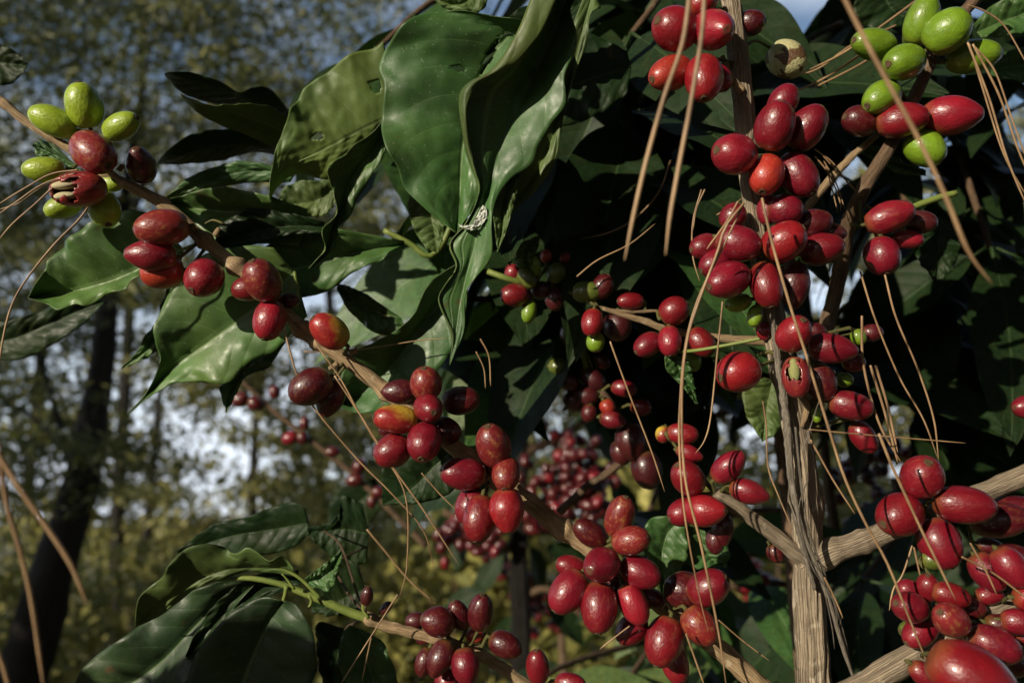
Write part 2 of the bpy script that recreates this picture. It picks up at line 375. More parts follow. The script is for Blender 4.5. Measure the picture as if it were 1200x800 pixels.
far = [(40, 14, 'far hazy tree seen behind the leaning dark trunk'), (380, 13, 'far rounded tree behind the hanging red cherry sprig'),
       (620, 12, 'far tree glimpsed in the bright gap left of the small berry bunch'), (860, 11, 'far tree glimpsed just left of the upright coffee stem'),
       (1080, 13, 'far tree glimpsed below the right-hand cherry clusters'), (-150, 11, 'far tree at the extreme left edge, mostly outside the view'), (1330, 12, 'far tree beyond the extreme right edge')]
for i, (x, d, lb) in enumerate(far):
    tree('forest_tree', lb, [(x, 250), (x+8, 420), (x-6, 560), (x+4, 640)], d, [8, 12, 14, 15],
         [(x-190, x+190, 150, 400, 90), (x-190, x+190, 380, 650, 125 if x < 500 else 230)], M_fol2, .13, 55, (.22, .35, .10), 2, G_T, 20+i, 8, 60)
# undergrowth
def shrub(x, ytop, d, wpx, lb, seed, n=16):
    rng = np.random.RandomState(seed); top = P(x, ytop, d); base = Vector((top.x, top.y, 0)); h = max(.5, top.z)
    th = thing('undergrowth_shrub', base, lb, 'shrub', 'shrubs of the sunny undergrowth')
    W_ = wpx/F*d
    cent = [(base.x+rng.uniform(-W_, W_)/2, base.y+rng.uniform(-.5, .5)*W_*.7, h*(1-(rng.rand()**1.5)*.85)-.12) for _ in range(n)]
    for k in range(6):
        c = cent[k]; p = spline([(base.x+rng.uniform(-.05, .05), base.y, 0), (base.x*.4+c[0]*.6, (base.y+c[1])/2, c[2]*.5), c], 10)
        tube('stem', p, np.linspace(.012, .004, 10), M_dtwig, th, 5, seed=k)
    V, Fc, var = clump_leaves(cent, 110, (W_*.12, W_*.10, .15), .085, 1.8, seed)
    V[:, 2] = np.maximum(V[:, 2], .02)
    centred('foliage', V, Fc, M_fol3, th, None, False, var)
ul = ['yellow-green bush at the bottom left corner behind the bright needles', 'sunlit bush left of the foot of the slender tree', 'sunlit bush behind the big drooping lower leaves',
      'sunlit bush below the far hanging berries, left of centre', 'yellow-green bush behind the dim sprig at the bottom', 'bush behind the lower diagonal branch', 'bush left of the foot of the upright coffee stem',
      'bush behind the right fork of the coffee stem', 'bush at the bottom right corner in the shade', 'low far bush between the leaning and the slender trunk', 'low far bush under the forked slim tree', 'far bush right of the lower green shoot', 'far bush behind the berry bunches at the bottom']
us = [(20, 640, 4.2, 330), (170, 650, 5.5, 300), (330, 640, 6, 320), (430, 570, 5.0, 240), (520, 600, 4.2, 260), (680, 610, 4.6, 260), (850, 520, 4.0, 240), (1020, 600, 4.4, 280), (1180, 640, 4.0, 300),
      (120, 600, 10, 260), (290, 610, 11, 260), (560, 560, 9, 300), (740, 520, 8, 260)]
for i, (a, lb) in enumerate(zip(us, ul)): shrub(*a, lb, 60+i, 18)
def cover():
    rng = np.random.RandomState(4); c = []
    for _ in range(900):
        d = rng.uniform(2.5, 16); x = rng.uniform(-.8, .8)*d; c.append((x, d, rng.uniform(.03, .35)))
    V, Fc, var = clump_leaves(c, 22, (.25, .25, .09), .08, 2.4, 5); V[:, 2] = np.abs(V[:, 2])+.01
    o = centred('ground_cover', V, Fc, M_fol3, None, None, False, var); tag(o, 'low weeds and grass covering the forest floor', 'ground cover', None, 'stuff')
cover()

# ------------------------------------------------------------------ coffee leaves
def rails_leaf(rails, d, parent, label=None, tilt=0., holes=(), mat=None, bulge=.0025, wave=.0012, seed=0, NV=56, NS=9, flip=False, thick=.0003, dd=None, bumps=7.0):
    """rails: list of pixel polylines left->right, base -> tip; dd: depth offset of each rail"""
    rng = np.random.RandomState(seed+11); ph = rng.rand(6)*6.28
    R_ = []
    for k, r in enumerate(rails):
        o = dd[k] if dd else 0
        R_.append(spline([tuple(P(p[0], p[1], (p[2] if len(p) > 2 else d)+o+tilt*(.5-i_/(len(r)-1)))) for i_, p in enumerate(r)], NV))
    toC = np.array(CR @ Vector((0, 0, 1)))
    nr = len(R_); mi = nr//2 if nr == 3 else None
    V = []; UV = []; us_ = []
    for k in range(nr-1):
        for s in range(NS+(1 if k == nr-2 else 0)): us_.append((k, s/NS))
    ncol = len(us_)
    for i in range(NV):
        v = i/(NV-1)
        for c, (k, t) in enumerate(us_):
            u = -1+2*(k+t)/(nr-1)
            p = R_[k][i]*(1-t)+R_[k+1][i]*t
            env = math.sin(math.pi*min(1, v*1.02))**.5 if 0 < v < .98 else 0
            e = abs(u)
            b = .45*bulge*math.sin(math.pi*t)*env+.0010*env*mnoise.noise(Vector((u*2.2+seed*3.1, v*8, seed)))+.0006*env*mnoise.noise(Vector((u*6, v*21, seed+4)))
            wv_ = wave*env*(e**1.5)*(math.sin(v*bumps*2.1+ph[0]+(2.0 if u > 0 else 0))+.6*math.sin(v*bumps*4.7+ph[1]+u*2))+.0011*env*e**4*mnoise.noise(Vector((v*16, u*1.5, seed+9)))*1.6
            # quilting between secondary veins
            q = .00012*env*math.sin(math.pi*2*(v*9-1.6*e**1.35))*min(1, e*4)*(1-e**4)
            p = p+toC*(b+wv_+q)
            V.append(p); UV.append(((u+1)/2, v))
    Fc = [(i*ncol+j, i*ncol+j+1, (i+1)*ncol+j+1, (i+1)*ncol+j) for i in range(NV-1) for j in range(ncol-1)]
    if holes:
        V_ = np.array(V); keep = []; Ci = CM.inverted()
        for f in Fc:
            c = Ci @ Vector(V_[list(f)].mean(axis=0)); X_, Y_ = 600+F*c.x/-c.z, 400-F*c.y/-c.z
            if not any(abs((X_-hx)*math.cos(ha)+(Y_-hy)*math.sin(ha))/ra+abs((Y_-hy)*math.cos(ha)-(X_-hx)*math.sin(ha))/rb < 1+.45*mnoise.noise(Vector((X_*.25, Y_*.25, 3))) for hx, hy, ra, rb, ha in holes): keep.append(f)
        Fc = keep
    # orient: top side towards camera by default
    V = np.array(V); f = Fc[len(Fc)//2]; nn = np.cross(V[f[1]]-V[f[0]], V[f[3]]-V[f[0]])
    if (nn @ toC > 0) == flip: Fc = [tuple(reversed(q)) for q in Fc]
    mats = [mat or M_top, M_under if mat is not M_topd else M_topd]
    o = centred('leaf', V, Fc, mats, parent, UV, label=label)
    m = o.modifiers.new('thickness', 'SOLIDIFY'); m.thickness = thick; m.offset = -1; m.material_offset = 1; m.material_offset_rim = 1
    return o
def template_leaf(seed, mats):
    rng = np.random.RandomState(seed); NV, NU = 26, 11; V = []; UV = []
    droop = rng.uniform(.15, .5); fold = rng.uniform(.1, .35); ph = rng.rand(3)*6
    for i in range(NV):
        v = i/(NV-1); wd = .205*(math.sin(math.pi*min(1, v**.85))**.9)*(1 if v < .85 else 1-(v-.85)*2.2) if 0 < v < 1 else 0
        wd = max(wd, .0)
        for j in range(NU):
            u = -1+2*j/(NU-1)
            x = u*wd; y = v; z = -droop*v*v+fold*abs(u)*wd+.012*abs(u)**1.5*math.sin(v*17+ph[0]+(1.5 if u > 0 else 0))*math.sin(math.pi*v)
            V.append((x, y, z)); UV.append(((u+1)/2, v))
    Fc = [(i*NU+j, i*NU+j+1, (i+1)*NU+j+1, (i+1)*NU+j) for i in range(NV-1) for j in range(NU-1)]
    k = len(V)
    pv, pf, pu = tube_arrays(np.array([(0, -.09, .012), (0, -.03, .004), (0, .04, -.002)]), np.array([.011, .010, .008]), 5)
    V = np.vstack([V, pv]); Fc += [tuple(q+k for q in f) for f in pf]; UV = UV+[(.5, .5)]*len(pv)
    return mesh_np('coffee_leaf', V, Fc, mats, UV)
TL = [template_leaf(s, [M_topd]) for s in range(4)]+[template_leaf(s+4, [M_top]) for s in range(3)]+[template_leaf(s+9, [M_under]) for s in range(2)]
GAPS = [(618, 475, 735, 670), (430, 570, 620, 725), (838, 485, 925, 610), (1003, 478, 1070, 560), (785, 132, 812, 172), (970, 192, 990, 238), (640, 735, 720, 800), (845, 640, 885, 720), (0, 0, 190, 800), (300, 440, 440, 590)]
def in_gap(p):
    c = CM.inverted() @ Vector(p)
    if c.z > -.2: return False
    X_, Y_ = 600+F*c.x/-c.z, 400-F*c.y/-c.z
    return any(a < X_ < c_ and b < Y_ < d_ for a, b, c_, d_ in GAPS)
def place_leaf(parent, pos, direc, normal, length, rng, kinds=None):
    if any(in_gap(Vector(pos)+Vector(direc).normalized()*length*k) for k in (.15, .4, .65, .9)): return None
    y = Vector(direc).normalized(); z = Vector(normal); z = (z-y*z.dot(y)).normalized(); x = y.cross(z)
    M = Matrix((x, y, z)).transposed().to_4x4(); M = Matrix.Translation(pos) @ M @ Matrix.Scale(length, 4)
    return put('leaf', TL[rng.choice(kinds if kinds is not None else len(TL))], parent, M)

# ------------------------------------------------------------------ cherries
def cherry_mesh(seed, pointy=0., segs=28, rings=22, hole=None):
    rng = np.random.RandomState(seed); V = []; UV = []; off = Vector(rng.rand(3)*10)
    th = np.linspace(0, math.pi, rings)
    for i, t in enumerate(th):
        z = -math.cos(t); r = math.sin(t)**(.92)
        r *= 1-.06*pointy*0-(.30*pointy*max(0, z)**1.6)-.05*z
        zz = z*(1+.05*pointy)
        if z > .975: zz -= .05*(z-.975)/.025
        if z < -.95: zz += .05
        for j in range(segs):
            a = 2*math.pi*j/segs; p = Vector((math.cos(a)*r*(1+.02*math.cos(2*a)), math.sin(a)*r, zz))
            d = 1+.035*mnoise.noise(p*1.3+off)+.008*mnoise.noise(p*4+off)
            # shallow seam line around the fruit
            V.append((p.x*d, p.y*d, p.z*(1+.02*mnoise.noise(p+off))))
    Fc = [(i*segs+j, i*segs+(j+1) % segs, (i+1)*segs+(j+1) % segs, (i+1)*segs+j) for i in range(rings-1) for j in range(segs)]
    if hole:
        keep = []
        for f in Fc:
            c = sum((Vector(V[q]) for q in f), Vector())/4
            if not hole(c, mnoise.noise(c*3.0)): keep.append(f)
        Fc = keep
    me = mesh_np('coffee_cherry', V, Fc, [M_cherry, M_flesh]); return me
CH = [cherry_mesh(s) for s in range(5)]+[cherry_mesh(s+20, 1.) for s in range(2)]
def scar_mesh():
    V = []; Fc = []; n = 14; prof = [(.0, .985), (.05, 1.005), (.10, .99), (.135, 1.015), (.16, 1.01), (.175, .965)]
    for r, z in prof:
        for j in range(n): a = 6.2832*j/n; q = 1.2*r*(1+.14*math.sin(3*a+1)); V.append((q*math.cos(a), q*math.sin(a), z-.012))
    for i in range(len(prof)-1):
        for j in range(n): Fc.append((i*n+j, i*n+(j+1) % n, (i+1)*n+(j+1) % n, (i+1)*n+j))
    return mesh_np('calyx_scar', V, Fc, M_scar)
SCAR = scar_mesh(); CHT = CH[1].copy(); CHT.materials.clear(); CHT.materials.append(M_turn)
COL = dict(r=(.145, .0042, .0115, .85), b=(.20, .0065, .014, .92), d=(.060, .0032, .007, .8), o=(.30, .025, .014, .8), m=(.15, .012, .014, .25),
           g=(.13, .22, .012, .97), G=(.24, .33, .022, .97), y=(.22, .012, .012, .8), k=(.05, .006, .008, 1), q=(.075, .10, .015, .9))
LAB = dict(g='unripe green cherry', G='bright lime-green unripe cherry', o='orange-red cherry not fully ripe', m='ripe red cherry mottled with brown scars', y='cherry half yellow and half red, turning ripe', q='dull green cherry in the shade')
def cherry_frame(x, y, L, W, a, t, dep):
    a = R(a); t = R(t); tip = Vector((math.cos(a)*math.cos(t), -math.sin(a)*math.cos(t), math.sin(t)))
    tip = (CR @ tip).normalized(); c = P(x, y, dep)
    view = (Vector((0, 0, CAMZ))-c).normalized(); X = (view-tip*view.dot(tip)).normalized(); Y = tip.cross(X)
    Wr = W/F*dep; Lr = math.sqrt(max((L*L-(W*math.sin(t))**2), (W*.8)**2*math.cos(t)**2))/max(.35, math.cos(t))/F*dep; Lr = min(Lr, Wr*1.6); Lr = max(Lr, Wr*1.08)
    return c, tip, X, Y, Wr/2, Lr/2
def cherries(parent, txt, d, branch=None, small=False, stalks=True):
    rng = random.Random(len(txt)); out = []
    for ln in txt.strip().splitlines():
        for q in ln.split(';'):
            f = q.split()
            if not f: continue
            x, y, L, W, a, t = map(float, f[:6]); t = t+9 if t < 16 and not small else t; c_ = f[6]; dz = float(f[7])/1000 if len(f) > 7 else 0
            dep = d+dz; c, tip, X, Y, wr, lr = cherry_frame(x, y, L, W, a, t, dep)
            M = Matrix((X*wr, Y*wr, tip*lr)).transposed().to_4x4(); M = Matrix.Translation(c) @ M
            pt = c_ in 'rdob' and rng.random() < .22
            o = put('coffee_cherry', CHT if c_ == 'y' else CH[rng.choice((5, 6)) if pt else rng.randrange(5)], parent, M, LAB.get(c_))
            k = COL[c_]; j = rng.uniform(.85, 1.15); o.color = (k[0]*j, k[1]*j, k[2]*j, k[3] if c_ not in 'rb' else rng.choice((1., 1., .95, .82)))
            if not small:
                put('calyx_scar', SCAR, o, M)
                if branch is not None and stalks:
                    b = c-tip*lr*.95; dd = np.linalg.norm(branch-np.array(b), axis=1); e = branch[dd.argmin()]
                    e = np.array(e)*.97+np.array(b)*.03
                    if dd.min() < .045: 
                        m = (np.array(b)-np.array(tip)*min(.0015, dd.min()*.2))
                        V, Fc, UV = tube_arrays(spline([tuple(b), tuple(m), tuple(e)], 7), np.array([.00095, .0008, .0007, .0007, .0007, .0008, .0009]), 6)
                        V = (np.c_[V, np.ones(len(V))] @ np.array(M.inverted()).T)[:, :3]
                        put('stalk', mesh_np('stalk', V, Fc, M_stalk, UV), o, M)
            out.append(o)
    return out
def wood(name, parent, pts, d, wpx, mat, n=70, segs=14, label=None, **kw):
    path = pxpath(pts, d, n)
    r = np.interp(np.linspace(0, 1, n), np.linspace(0, 1, len(wpx)), np.array(wpx)/2/F*d)
    tube(name, path, r, mat, parent, segs, label, **kw); return path
# ================================================================== THE LONG DIAGONAL BRANCH
D = 0.325
A = thing('fruiting_branch', P(900, 812, D+.004), 'long bare coffee branch running diagonally down from the upper left, beaded with cherry clusters', 'coffee branch')
pA = wood('woody_stem', A, [(-40, 96), (0, 118), (30, 142), (75, 170), (105, 190), (140, 212), (190, 238), (235, 278), (262, 300), (300, 332), (340, 372), (365, 395), (400, 418), (430, 440), (460, 464), (500, 497), (540, 530), (575, 560), (620, 588), (650, 613), (690, 641), (740, 682), (795, 722), (845, 762), (900, 812)],
          D+.004, [9, 10, 11, 13, 15, 16, 16, 17, 18, 20, 21, 21, 22, 23, 24], M_twig, 260, 16, rough=.07, ridge=.06,
          knots=[(.045, .35, .004), (.10, .3, .003), (.165, .5, .005), (.23, .3, .003), (.285, .55, .005), (.325, .6, .006), (.37, .25, .003), (.415, .6, .006), (.435, .5, .004), (.52, .4, .006), (.56, .25, .003), (.62, .35, .006), (.68, .25, .003), (.74, .4, .006), (.80, .25, .004), (.9, .35, .006)], seed=3)
ndl = [(252, 276, 10, -60), (410, 413, 9, -20), (396, 426, 12, 150), (322, 350, 8, -30), (140, 200, 8, -60)]
for i, (x, y, l, a) in enumerate(ndl):
    wood('dry_stub', A, [(x, y), (x+l*.5*math.cos(R(a)), y+l*.5*math.sin(R(a))), (x+l*math.cos(R(a)), y+l*math.sin(R(a)))], D-.003, [8, 6, 5], M_twig, 8, 8, rough=.2, seed=i)
wood('leaf_scar_stipule', A, [(262, 262), (250, 258), (240, 262)], D+.002, [3, 3, 1.5], M_stalk, 8, 6)
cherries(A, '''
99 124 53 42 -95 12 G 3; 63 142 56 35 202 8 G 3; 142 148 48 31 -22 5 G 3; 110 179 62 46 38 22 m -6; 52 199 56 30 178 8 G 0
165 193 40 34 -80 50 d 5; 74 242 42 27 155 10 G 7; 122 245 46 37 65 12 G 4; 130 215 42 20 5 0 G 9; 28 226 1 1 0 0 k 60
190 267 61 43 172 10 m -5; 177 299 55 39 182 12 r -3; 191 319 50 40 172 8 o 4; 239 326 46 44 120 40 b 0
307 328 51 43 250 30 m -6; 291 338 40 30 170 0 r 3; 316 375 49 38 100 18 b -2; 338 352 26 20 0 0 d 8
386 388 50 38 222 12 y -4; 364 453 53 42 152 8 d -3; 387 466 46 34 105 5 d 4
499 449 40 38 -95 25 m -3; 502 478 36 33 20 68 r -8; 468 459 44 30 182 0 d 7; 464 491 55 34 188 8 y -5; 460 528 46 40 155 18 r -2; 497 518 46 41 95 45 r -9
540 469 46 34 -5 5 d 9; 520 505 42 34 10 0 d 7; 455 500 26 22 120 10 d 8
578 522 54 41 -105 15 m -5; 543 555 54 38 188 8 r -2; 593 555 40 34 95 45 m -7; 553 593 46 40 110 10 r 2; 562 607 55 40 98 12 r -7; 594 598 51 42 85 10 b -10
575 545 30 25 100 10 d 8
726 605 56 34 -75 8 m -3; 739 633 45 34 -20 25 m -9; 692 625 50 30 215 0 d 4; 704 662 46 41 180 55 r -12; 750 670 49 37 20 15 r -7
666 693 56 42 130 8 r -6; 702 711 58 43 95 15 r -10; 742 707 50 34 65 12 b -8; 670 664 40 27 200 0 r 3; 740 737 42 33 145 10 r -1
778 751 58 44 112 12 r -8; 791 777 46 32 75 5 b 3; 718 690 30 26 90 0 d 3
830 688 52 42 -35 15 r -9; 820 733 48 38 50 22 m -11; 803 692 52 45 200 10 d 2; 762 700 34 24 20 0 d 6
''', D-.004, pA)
# split cherries: the skin is torn and shows the beans
def split_cherry(parent, x, y, L, W, a, t, dep, hole, beans, colr, label, beanmat, beanname='bean'):
    c, tip, X, Y, wr, lr = cherry_frame(x, y, L, W, a, t, dep)
    M = Matrix.Translation(c) @ Matrix((X*wr, Y*wr, tip*lr)).transposed().to_4x4()
    me = cherry_mesh(91, 0, 64, 48, hole); o = put('coffee_cherry', me, parent, M, label); o.color = colr
    m = o.modifiers.new('skin', 'SOLIDIFY'); m.thickness = .10; m.offset = -1; m.material_offset = 1; m.material_offset_rim = 1
    for (bx, by, bz, s1, s2, s3) in beans:
        V = []; rg, sg = 14, 18
        for i in range(rg):
            tt = math.pi*i/(rg-1)
            for j in range(sg):
                aa = 6.2832*j/sg; V.append((bx+s1*math.sin(tt)*math.cos(aa), by+s2*math.sin(tt)*math.sin(aa), bz-s3*math.cos(tt)))
        Fc = [(i*sg+j, i*sg+(j+1) % sg, (i+1)*sg+(j+1) % sg, (i+1)*sg+j) for i in range(rg-1) for j in range(sg)]
        b = put(beanname, mesh_np(beanname, V, Fc, beanmat), o, M)
    put('calyx_scar', SCAR, o, M) if False else None
    return o
split_cherry(A, 92, 222, 62, 42, 172, 12, D-.012, lambda c, n: c.x > .12 and abs(c.y)+n*.5 < .60 and c.z > -.08+n*.45 and c.z < .88+n*.1,
             [(.40, .30, .36, .40, .25, .46), (.38, -.28, .40, .40, .24, .42)], (.20, .014, .016, .9), 'dark red cherry torn open, showing two pale beans', M_bean)
cA = [((33, 349), 0)]
# leaves that grow from this branch
Lf = lambda rails, d, par, **k: rails_leaf(rails, d, par, **k)
Lf([[(180, 250), (165, 248), (145, 247), (104, 264), (87, 277), (60, 298), (47, 328), (33, 349)], [(215, 292), (178, 307), (150, 322), (120, 333), (90, 340), (60, 346), (33, 349)],
    [(210, 320), (180, 322), (158, 327), (145, 340), (121, 345), (104, 358), (87, 356), (71, 363), (52, 355), (33, 349)]], .345, A, dd=[-.002, .006, -.004], bulge=.004, wave=.002, seed=1, mat=M_fresh, label='glossy green leaf behind the fourth cluster, pointing left')
Lf([[(320, 290), (287, 288), (240, 300), (205, 328), (184, 382), (185, 429), (168, 465), (150, 485)], [(345, 318), (307, 355), (260, 390), (209, 426), (180, 455), (150, 485)],
    [(360, 370), (325, 408), (290, 426), (272, 446), (253, 449), (209, 448), (182, 460), (150, 485)]], .347, A, dd=[.0, .006, .0], bulge=.0035, wave=.002, seed=2, mat=M_fresh, label='large sunlit leaf hanging below the branch with a long drip tip')
Lf([[(290, 400), (268, 425), (258, 445), (260, 465), (265, 483)], [(310, 405), (290, 430), (275, 455), (265, 483)], [(335, 400), (315, 430), (290, 440), (276, 462), (265, 483)]], .365, A, dd=[0, .002, 0], seed=3)
Lf([[(200, 330), (182, 375), (172, 392), (168, 402), (142, 432)], [(205, 350), (188, 385), (172, 410), (142, 432)], [(205, 380), (190, 400), (178, 416), (142, 432)]], .37, A, dd=[0, .002, 0], seed=4)
Lf([[(60, 165), (45, 165), (38, 170)], [(90, 195), (60, 180), (38, 170)], [(95, 200), (70, 197), (45, 185), (38, 170)]], .335, A, dd=[0, .001, 0], seed=5)
# leaves low behind the branch
Lf([[(530, 500), (490, 515), (450, 545), (448, 580)], [(540, 520), (510, 545), (480, 575), (448, 592)], [(545, 550), (530, 575), (500, 588), (448, 592)]], .37, A, dd=[0, .002, 0], seed=6, mat=M_topd)
wood('leaf_stalk', A, [(345, 318), (350, 350), (346, 374)], .349, [4, 4, 5], M_green, 10, 8)
wood('leaf_stalk', A, [(213, 293), (225, 288), (240, 284)], .347, [4, 4, 5], M_green, 10, 8)

# ================================================================== THE LEAFY SHOOT AT THE TOP
S = thing('leafy_shoot', P(700, -60, .40), 'leafy coffee shoot hanging in the top middle, its big wavy leaves pitted and torn', 'coffee shoot')
pS = wood('green_stem', S, [(760, -90), (690, -40), (640, 20), (600, 60), (560, 150), (530, 260), (505, 300), (480, 285), (450, 270)], .395, [14, 12, 10, 9, 8, 8, 7, 6], M_green, 70, 10, rough=.06)
# L2 folded big leaf
Lf([[(668, -40, 0.3144), (652, 0, 0.3160), (634, 38, 0.3177), (606, 72, 0.3194), (577, 89, 0.3205), (560, 100, 0.3216), (550, 118, 0.3226), (547, 134, 0.3237), (549, 162, 0.3254), (557, 200, 0.3281), (562, 224, 0.3298), (546, 262, 0.3304), (528, 284, 0.3304), (536, 311, 0.3309), (522, 335, 0.3309), (515, 350, 0.3309), (524, 374, 0.3309), (532, 395, 0.3309), (527, 428, 0.3309)],
    [(640, -45, 0.3155), (622, 0, 0.3171), (603, 45, 0.3188), (575, 83, 0.3205), (552, 95, 0.3221), (541, 106, 0.3232), (538, 120, 0.3249), (541, 146, 0.3265), (547, 180, 0.3287), (558, 212, 0.3304), (561, 234, 0.3309), (545, 264, 0.3315), (527, 288, 0.3315), (535, 313, 0.3315), (521, 337, 0.3315), (514, 352, 0.3315), (523, 376, 0.3315), (530, 400, 0.3315), (527, 428, 0.3309)],
    [(690, -40, 0.3350), (668, -10, 0.3370), (652, 30, 0.3390), (633, 72, 0.3400), (608, 122, 0.3390), (586, 168, 0.3360), (574, 215, 0.3335), (562, 262, 0.3320), (552, 300, 0.3325), (541, 350, 0.3325), (535, 385, 0.3320), (527, 428, 0.3300)],
    [(700, -30, .325), (684, -10, .325), (668, 9, .326), (676, 40, .327), (672, 62, .328), (661, 90, .329), (662, 123, .330), (646, 144, .330), (631, 171, .330), (622, 192, .329), (597, 210, .329), (580, 237, .328), (576, 262, .328), (577, 293, .329), (573, 308, .330), (558, 325, .330), (545, 346, .330), (544, 386, .330), (527, 428, .330)],
    ], .33, S, bulge=.003, wave=.0012, seed=11, NV=100, NS=9, label='largest leaf, folded lengthwise so its inside is in deep shade')
# L1 wide leaf
Lf([[(600, 22), (560, 15), (527, 11), (505, 14), (487, 24), (463, 45), (449, 61), (443, 78), (450, 100), (446, 130), (446, 150), (455, 177), (467, 198), (475, 222), (505, 250), (535, 273)],
    [(640, 30), (600, 40), (572, 75), (555, 110), (546, 150), (541, 190), (539, 230), (535, 273)],
    [(650, 60), (625, 90), (600, 120), (585, 160), (572, 200), (556, 240), (535, 273)]], .345, S, dd=[-.006, .003, -.004], bulge=.006, wave=.0035, seed=12, NV=130, NS=34, holes=[(537, 81, 11, 3.5, .05), (574, 66, 5, 26, .45), (596, 40, 8, 3, .3)], label='wide dusty leaf with small torn holes, left of the folded one')
Lf([[(690, -20), (660, 60), (640, 120), (600, 180), (585, 240), (583, 297)], [(695, -10), (676, 60), (655, 140), (632, 195), (605, 240), (583, 297)], [(704, 10), (692, 18), (688, 50), (672, 92), (660, 140), (650, 190), (624, 227), (596, 257), (583, 297)]], .36, S, dd=[0, .001, -.001], flip=True, seed=13, label='pale leaf seen from its underside')
Lf([[(450, 48), (440, 55), (418, 62), (400, 73), (382, 84), (355, 105), (340, 138), (328, 160), (318, 195), (316, 236)], [(462, 132), (445, 142), (405, 162), (370, 180), (345, 192), (328, 208), (316, 236)],
    [(462, 150), (445, 172), (410, 197), (382, 210), (352, 203), (335, 212), (324, 222), (316, 236)]], .36, S, dd=[-.006, .0, .008], mat=M_olive, seed=14, NV=110, NS=24, holes=[(441, 101, 8, 8, .3), (373, 160, 9, 5, -.4)], bulge=.003, wave=.002, label='light olive leaf seen from below, with two brown-edged holes')
Lf([[(450, 140), (440, 152), (415, 171), (388, 195), (386, 212), (395, 248), (379, 268), (382, 291), (374, 302), (362, 315)], [(452, 145), (440, 175), (418, 200), (404, 230), (394, 256), (387, 280), (376, 300), (362, 315)], [(456, 150), (448, 186), (421, 228), (409, 255), (398, 267), (393, 288), (382, 300), (362, 315)]],
   .35, S, dd=[-.006, .003, .0], seed=15, bulge=.002, label='narrow twisted leaf with a curled edge')
Lf([[(474, 283), (440, 276), (400, 270), (356, 273), (320, 285), (292, 303), (278, 322)], [(474, 286), (430, 293), (390, 303), (350, 314), (310, 320), (278, 322)], [(474, 290), (455, 302), (437, 309), (410, 321), (388, 338), (350, 350), (310, 345), (278, 322)]], .375, S, dd=[-.004, .003, -.004], bulge=.004, wave=.002, seed=16)
Lf([[(538, 308), (505, 330), (482, 372), (445, 398), (420, 410), (402, 430), (396, 470)], [(545, 310), (515, 355), (483, 395), (460, 428), (430, 455), (396, 474)], [(548, 315), (545, 370), (530, 410), (500, 445), (460, 475), (425, 484), (396, 476)]], .365, S, dd=[-.006, .004, -.003], bulge=.003, seed=17, label='leaf with bright veins below the shaded hollow')
Lf([[(482, 222), (478, 245), (486, 270), (500, 292)], [(500, 222), (505, 250), (510, 275), (512, 296)], [(520, 235), (522, 255), (520, 275), (514, 296)]], .37, S, dd=[0, .002, 0], flip=True, seed=18)
Lf([[(590, 140), (600, 150), (612, 180), (590, 215), (575, 250), (590, 300)][:0] or [(600, 180), (585, 215), (578, 245), (580, 270), (583, 292)], [(606, 190), (596, 220), (590, 250), (588, 272), (583, 294)], [(612, 200), (606, 225), (600, 250), (592, 275), (583, 296)]], .352, S, dd=[0, .003, 0], flip=True, seed=19)
Lf([[(566, 240), (560, 250), (554, 262), (541, 264), (537, 262)], [(569, 243), (564, 256), (558, 263), (545, 268), (538, 264)], [(571, 247), (570, 256), (561, 267), (550, 270), (539, 266)]], .3278, S, seed=32, mat=M_highlight, wave=.0004, bulge=.0004, label='silvery white patch, a painted highlight on the folded leaf').name = 'leaf_highlight'  # thin patch painting the highlight on the folded leaf
# darker leaves to the left of the shoot
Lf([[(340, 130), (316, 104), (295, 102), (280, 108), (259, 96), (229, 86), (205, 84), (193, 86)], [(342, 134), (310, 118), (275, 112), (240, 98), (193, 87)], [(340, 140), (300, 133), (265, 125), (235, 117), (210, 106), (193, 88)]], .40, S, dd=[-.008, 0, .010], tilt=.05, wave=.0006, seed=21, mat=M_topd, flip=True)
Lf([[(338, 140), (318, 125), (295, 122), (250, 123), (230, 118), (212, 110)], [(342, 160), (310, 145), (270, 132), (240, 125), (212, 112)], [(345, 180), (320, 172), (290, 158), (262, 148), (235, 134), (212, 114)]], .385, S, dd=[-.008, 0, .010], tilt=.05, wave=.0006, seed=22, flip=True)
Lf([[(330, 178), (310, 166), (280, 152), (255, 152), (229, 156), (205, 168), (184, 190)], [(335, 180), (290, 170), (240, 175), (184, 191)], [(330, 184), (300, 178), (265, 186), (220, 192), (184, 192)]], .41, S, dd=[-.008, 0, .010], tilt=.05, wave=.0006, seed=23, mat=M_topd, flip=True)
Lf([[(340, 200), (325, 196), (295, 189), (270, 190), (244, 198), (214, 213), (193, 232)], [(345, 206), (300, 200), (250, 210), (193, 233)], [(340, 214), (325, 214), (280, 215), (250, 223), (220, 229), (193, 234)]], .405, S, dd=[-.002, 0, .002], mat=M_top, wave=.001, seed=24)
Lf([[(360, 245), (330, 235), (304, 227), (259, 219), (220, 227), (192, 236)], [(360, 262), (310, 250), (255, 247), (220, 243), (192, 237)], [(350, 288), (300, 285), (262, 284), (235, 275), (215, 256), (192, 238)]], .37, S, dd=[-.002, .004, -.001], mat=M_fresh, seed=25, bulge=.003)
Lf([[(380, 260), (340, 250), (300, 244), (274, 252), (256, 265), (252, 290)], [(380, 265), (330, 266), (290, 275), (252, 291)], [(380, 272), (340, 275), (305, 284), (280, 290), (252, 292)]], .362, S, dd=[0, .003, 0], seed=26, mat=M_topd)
Lf([[(360, 195), (335, 212), (325, 232), (340, 250)][:0] or [(395, 205), (370, 212), (350, 212), (332, 222), (325, 240)], [(400, 215), (372, 235), (345, 240), (325, 242)], [(395, 235), (385, 250), (372, 254), (345, 250), (325, 244)]], .39, S, dd=[0, .003, 0], flip=True, seed=27)
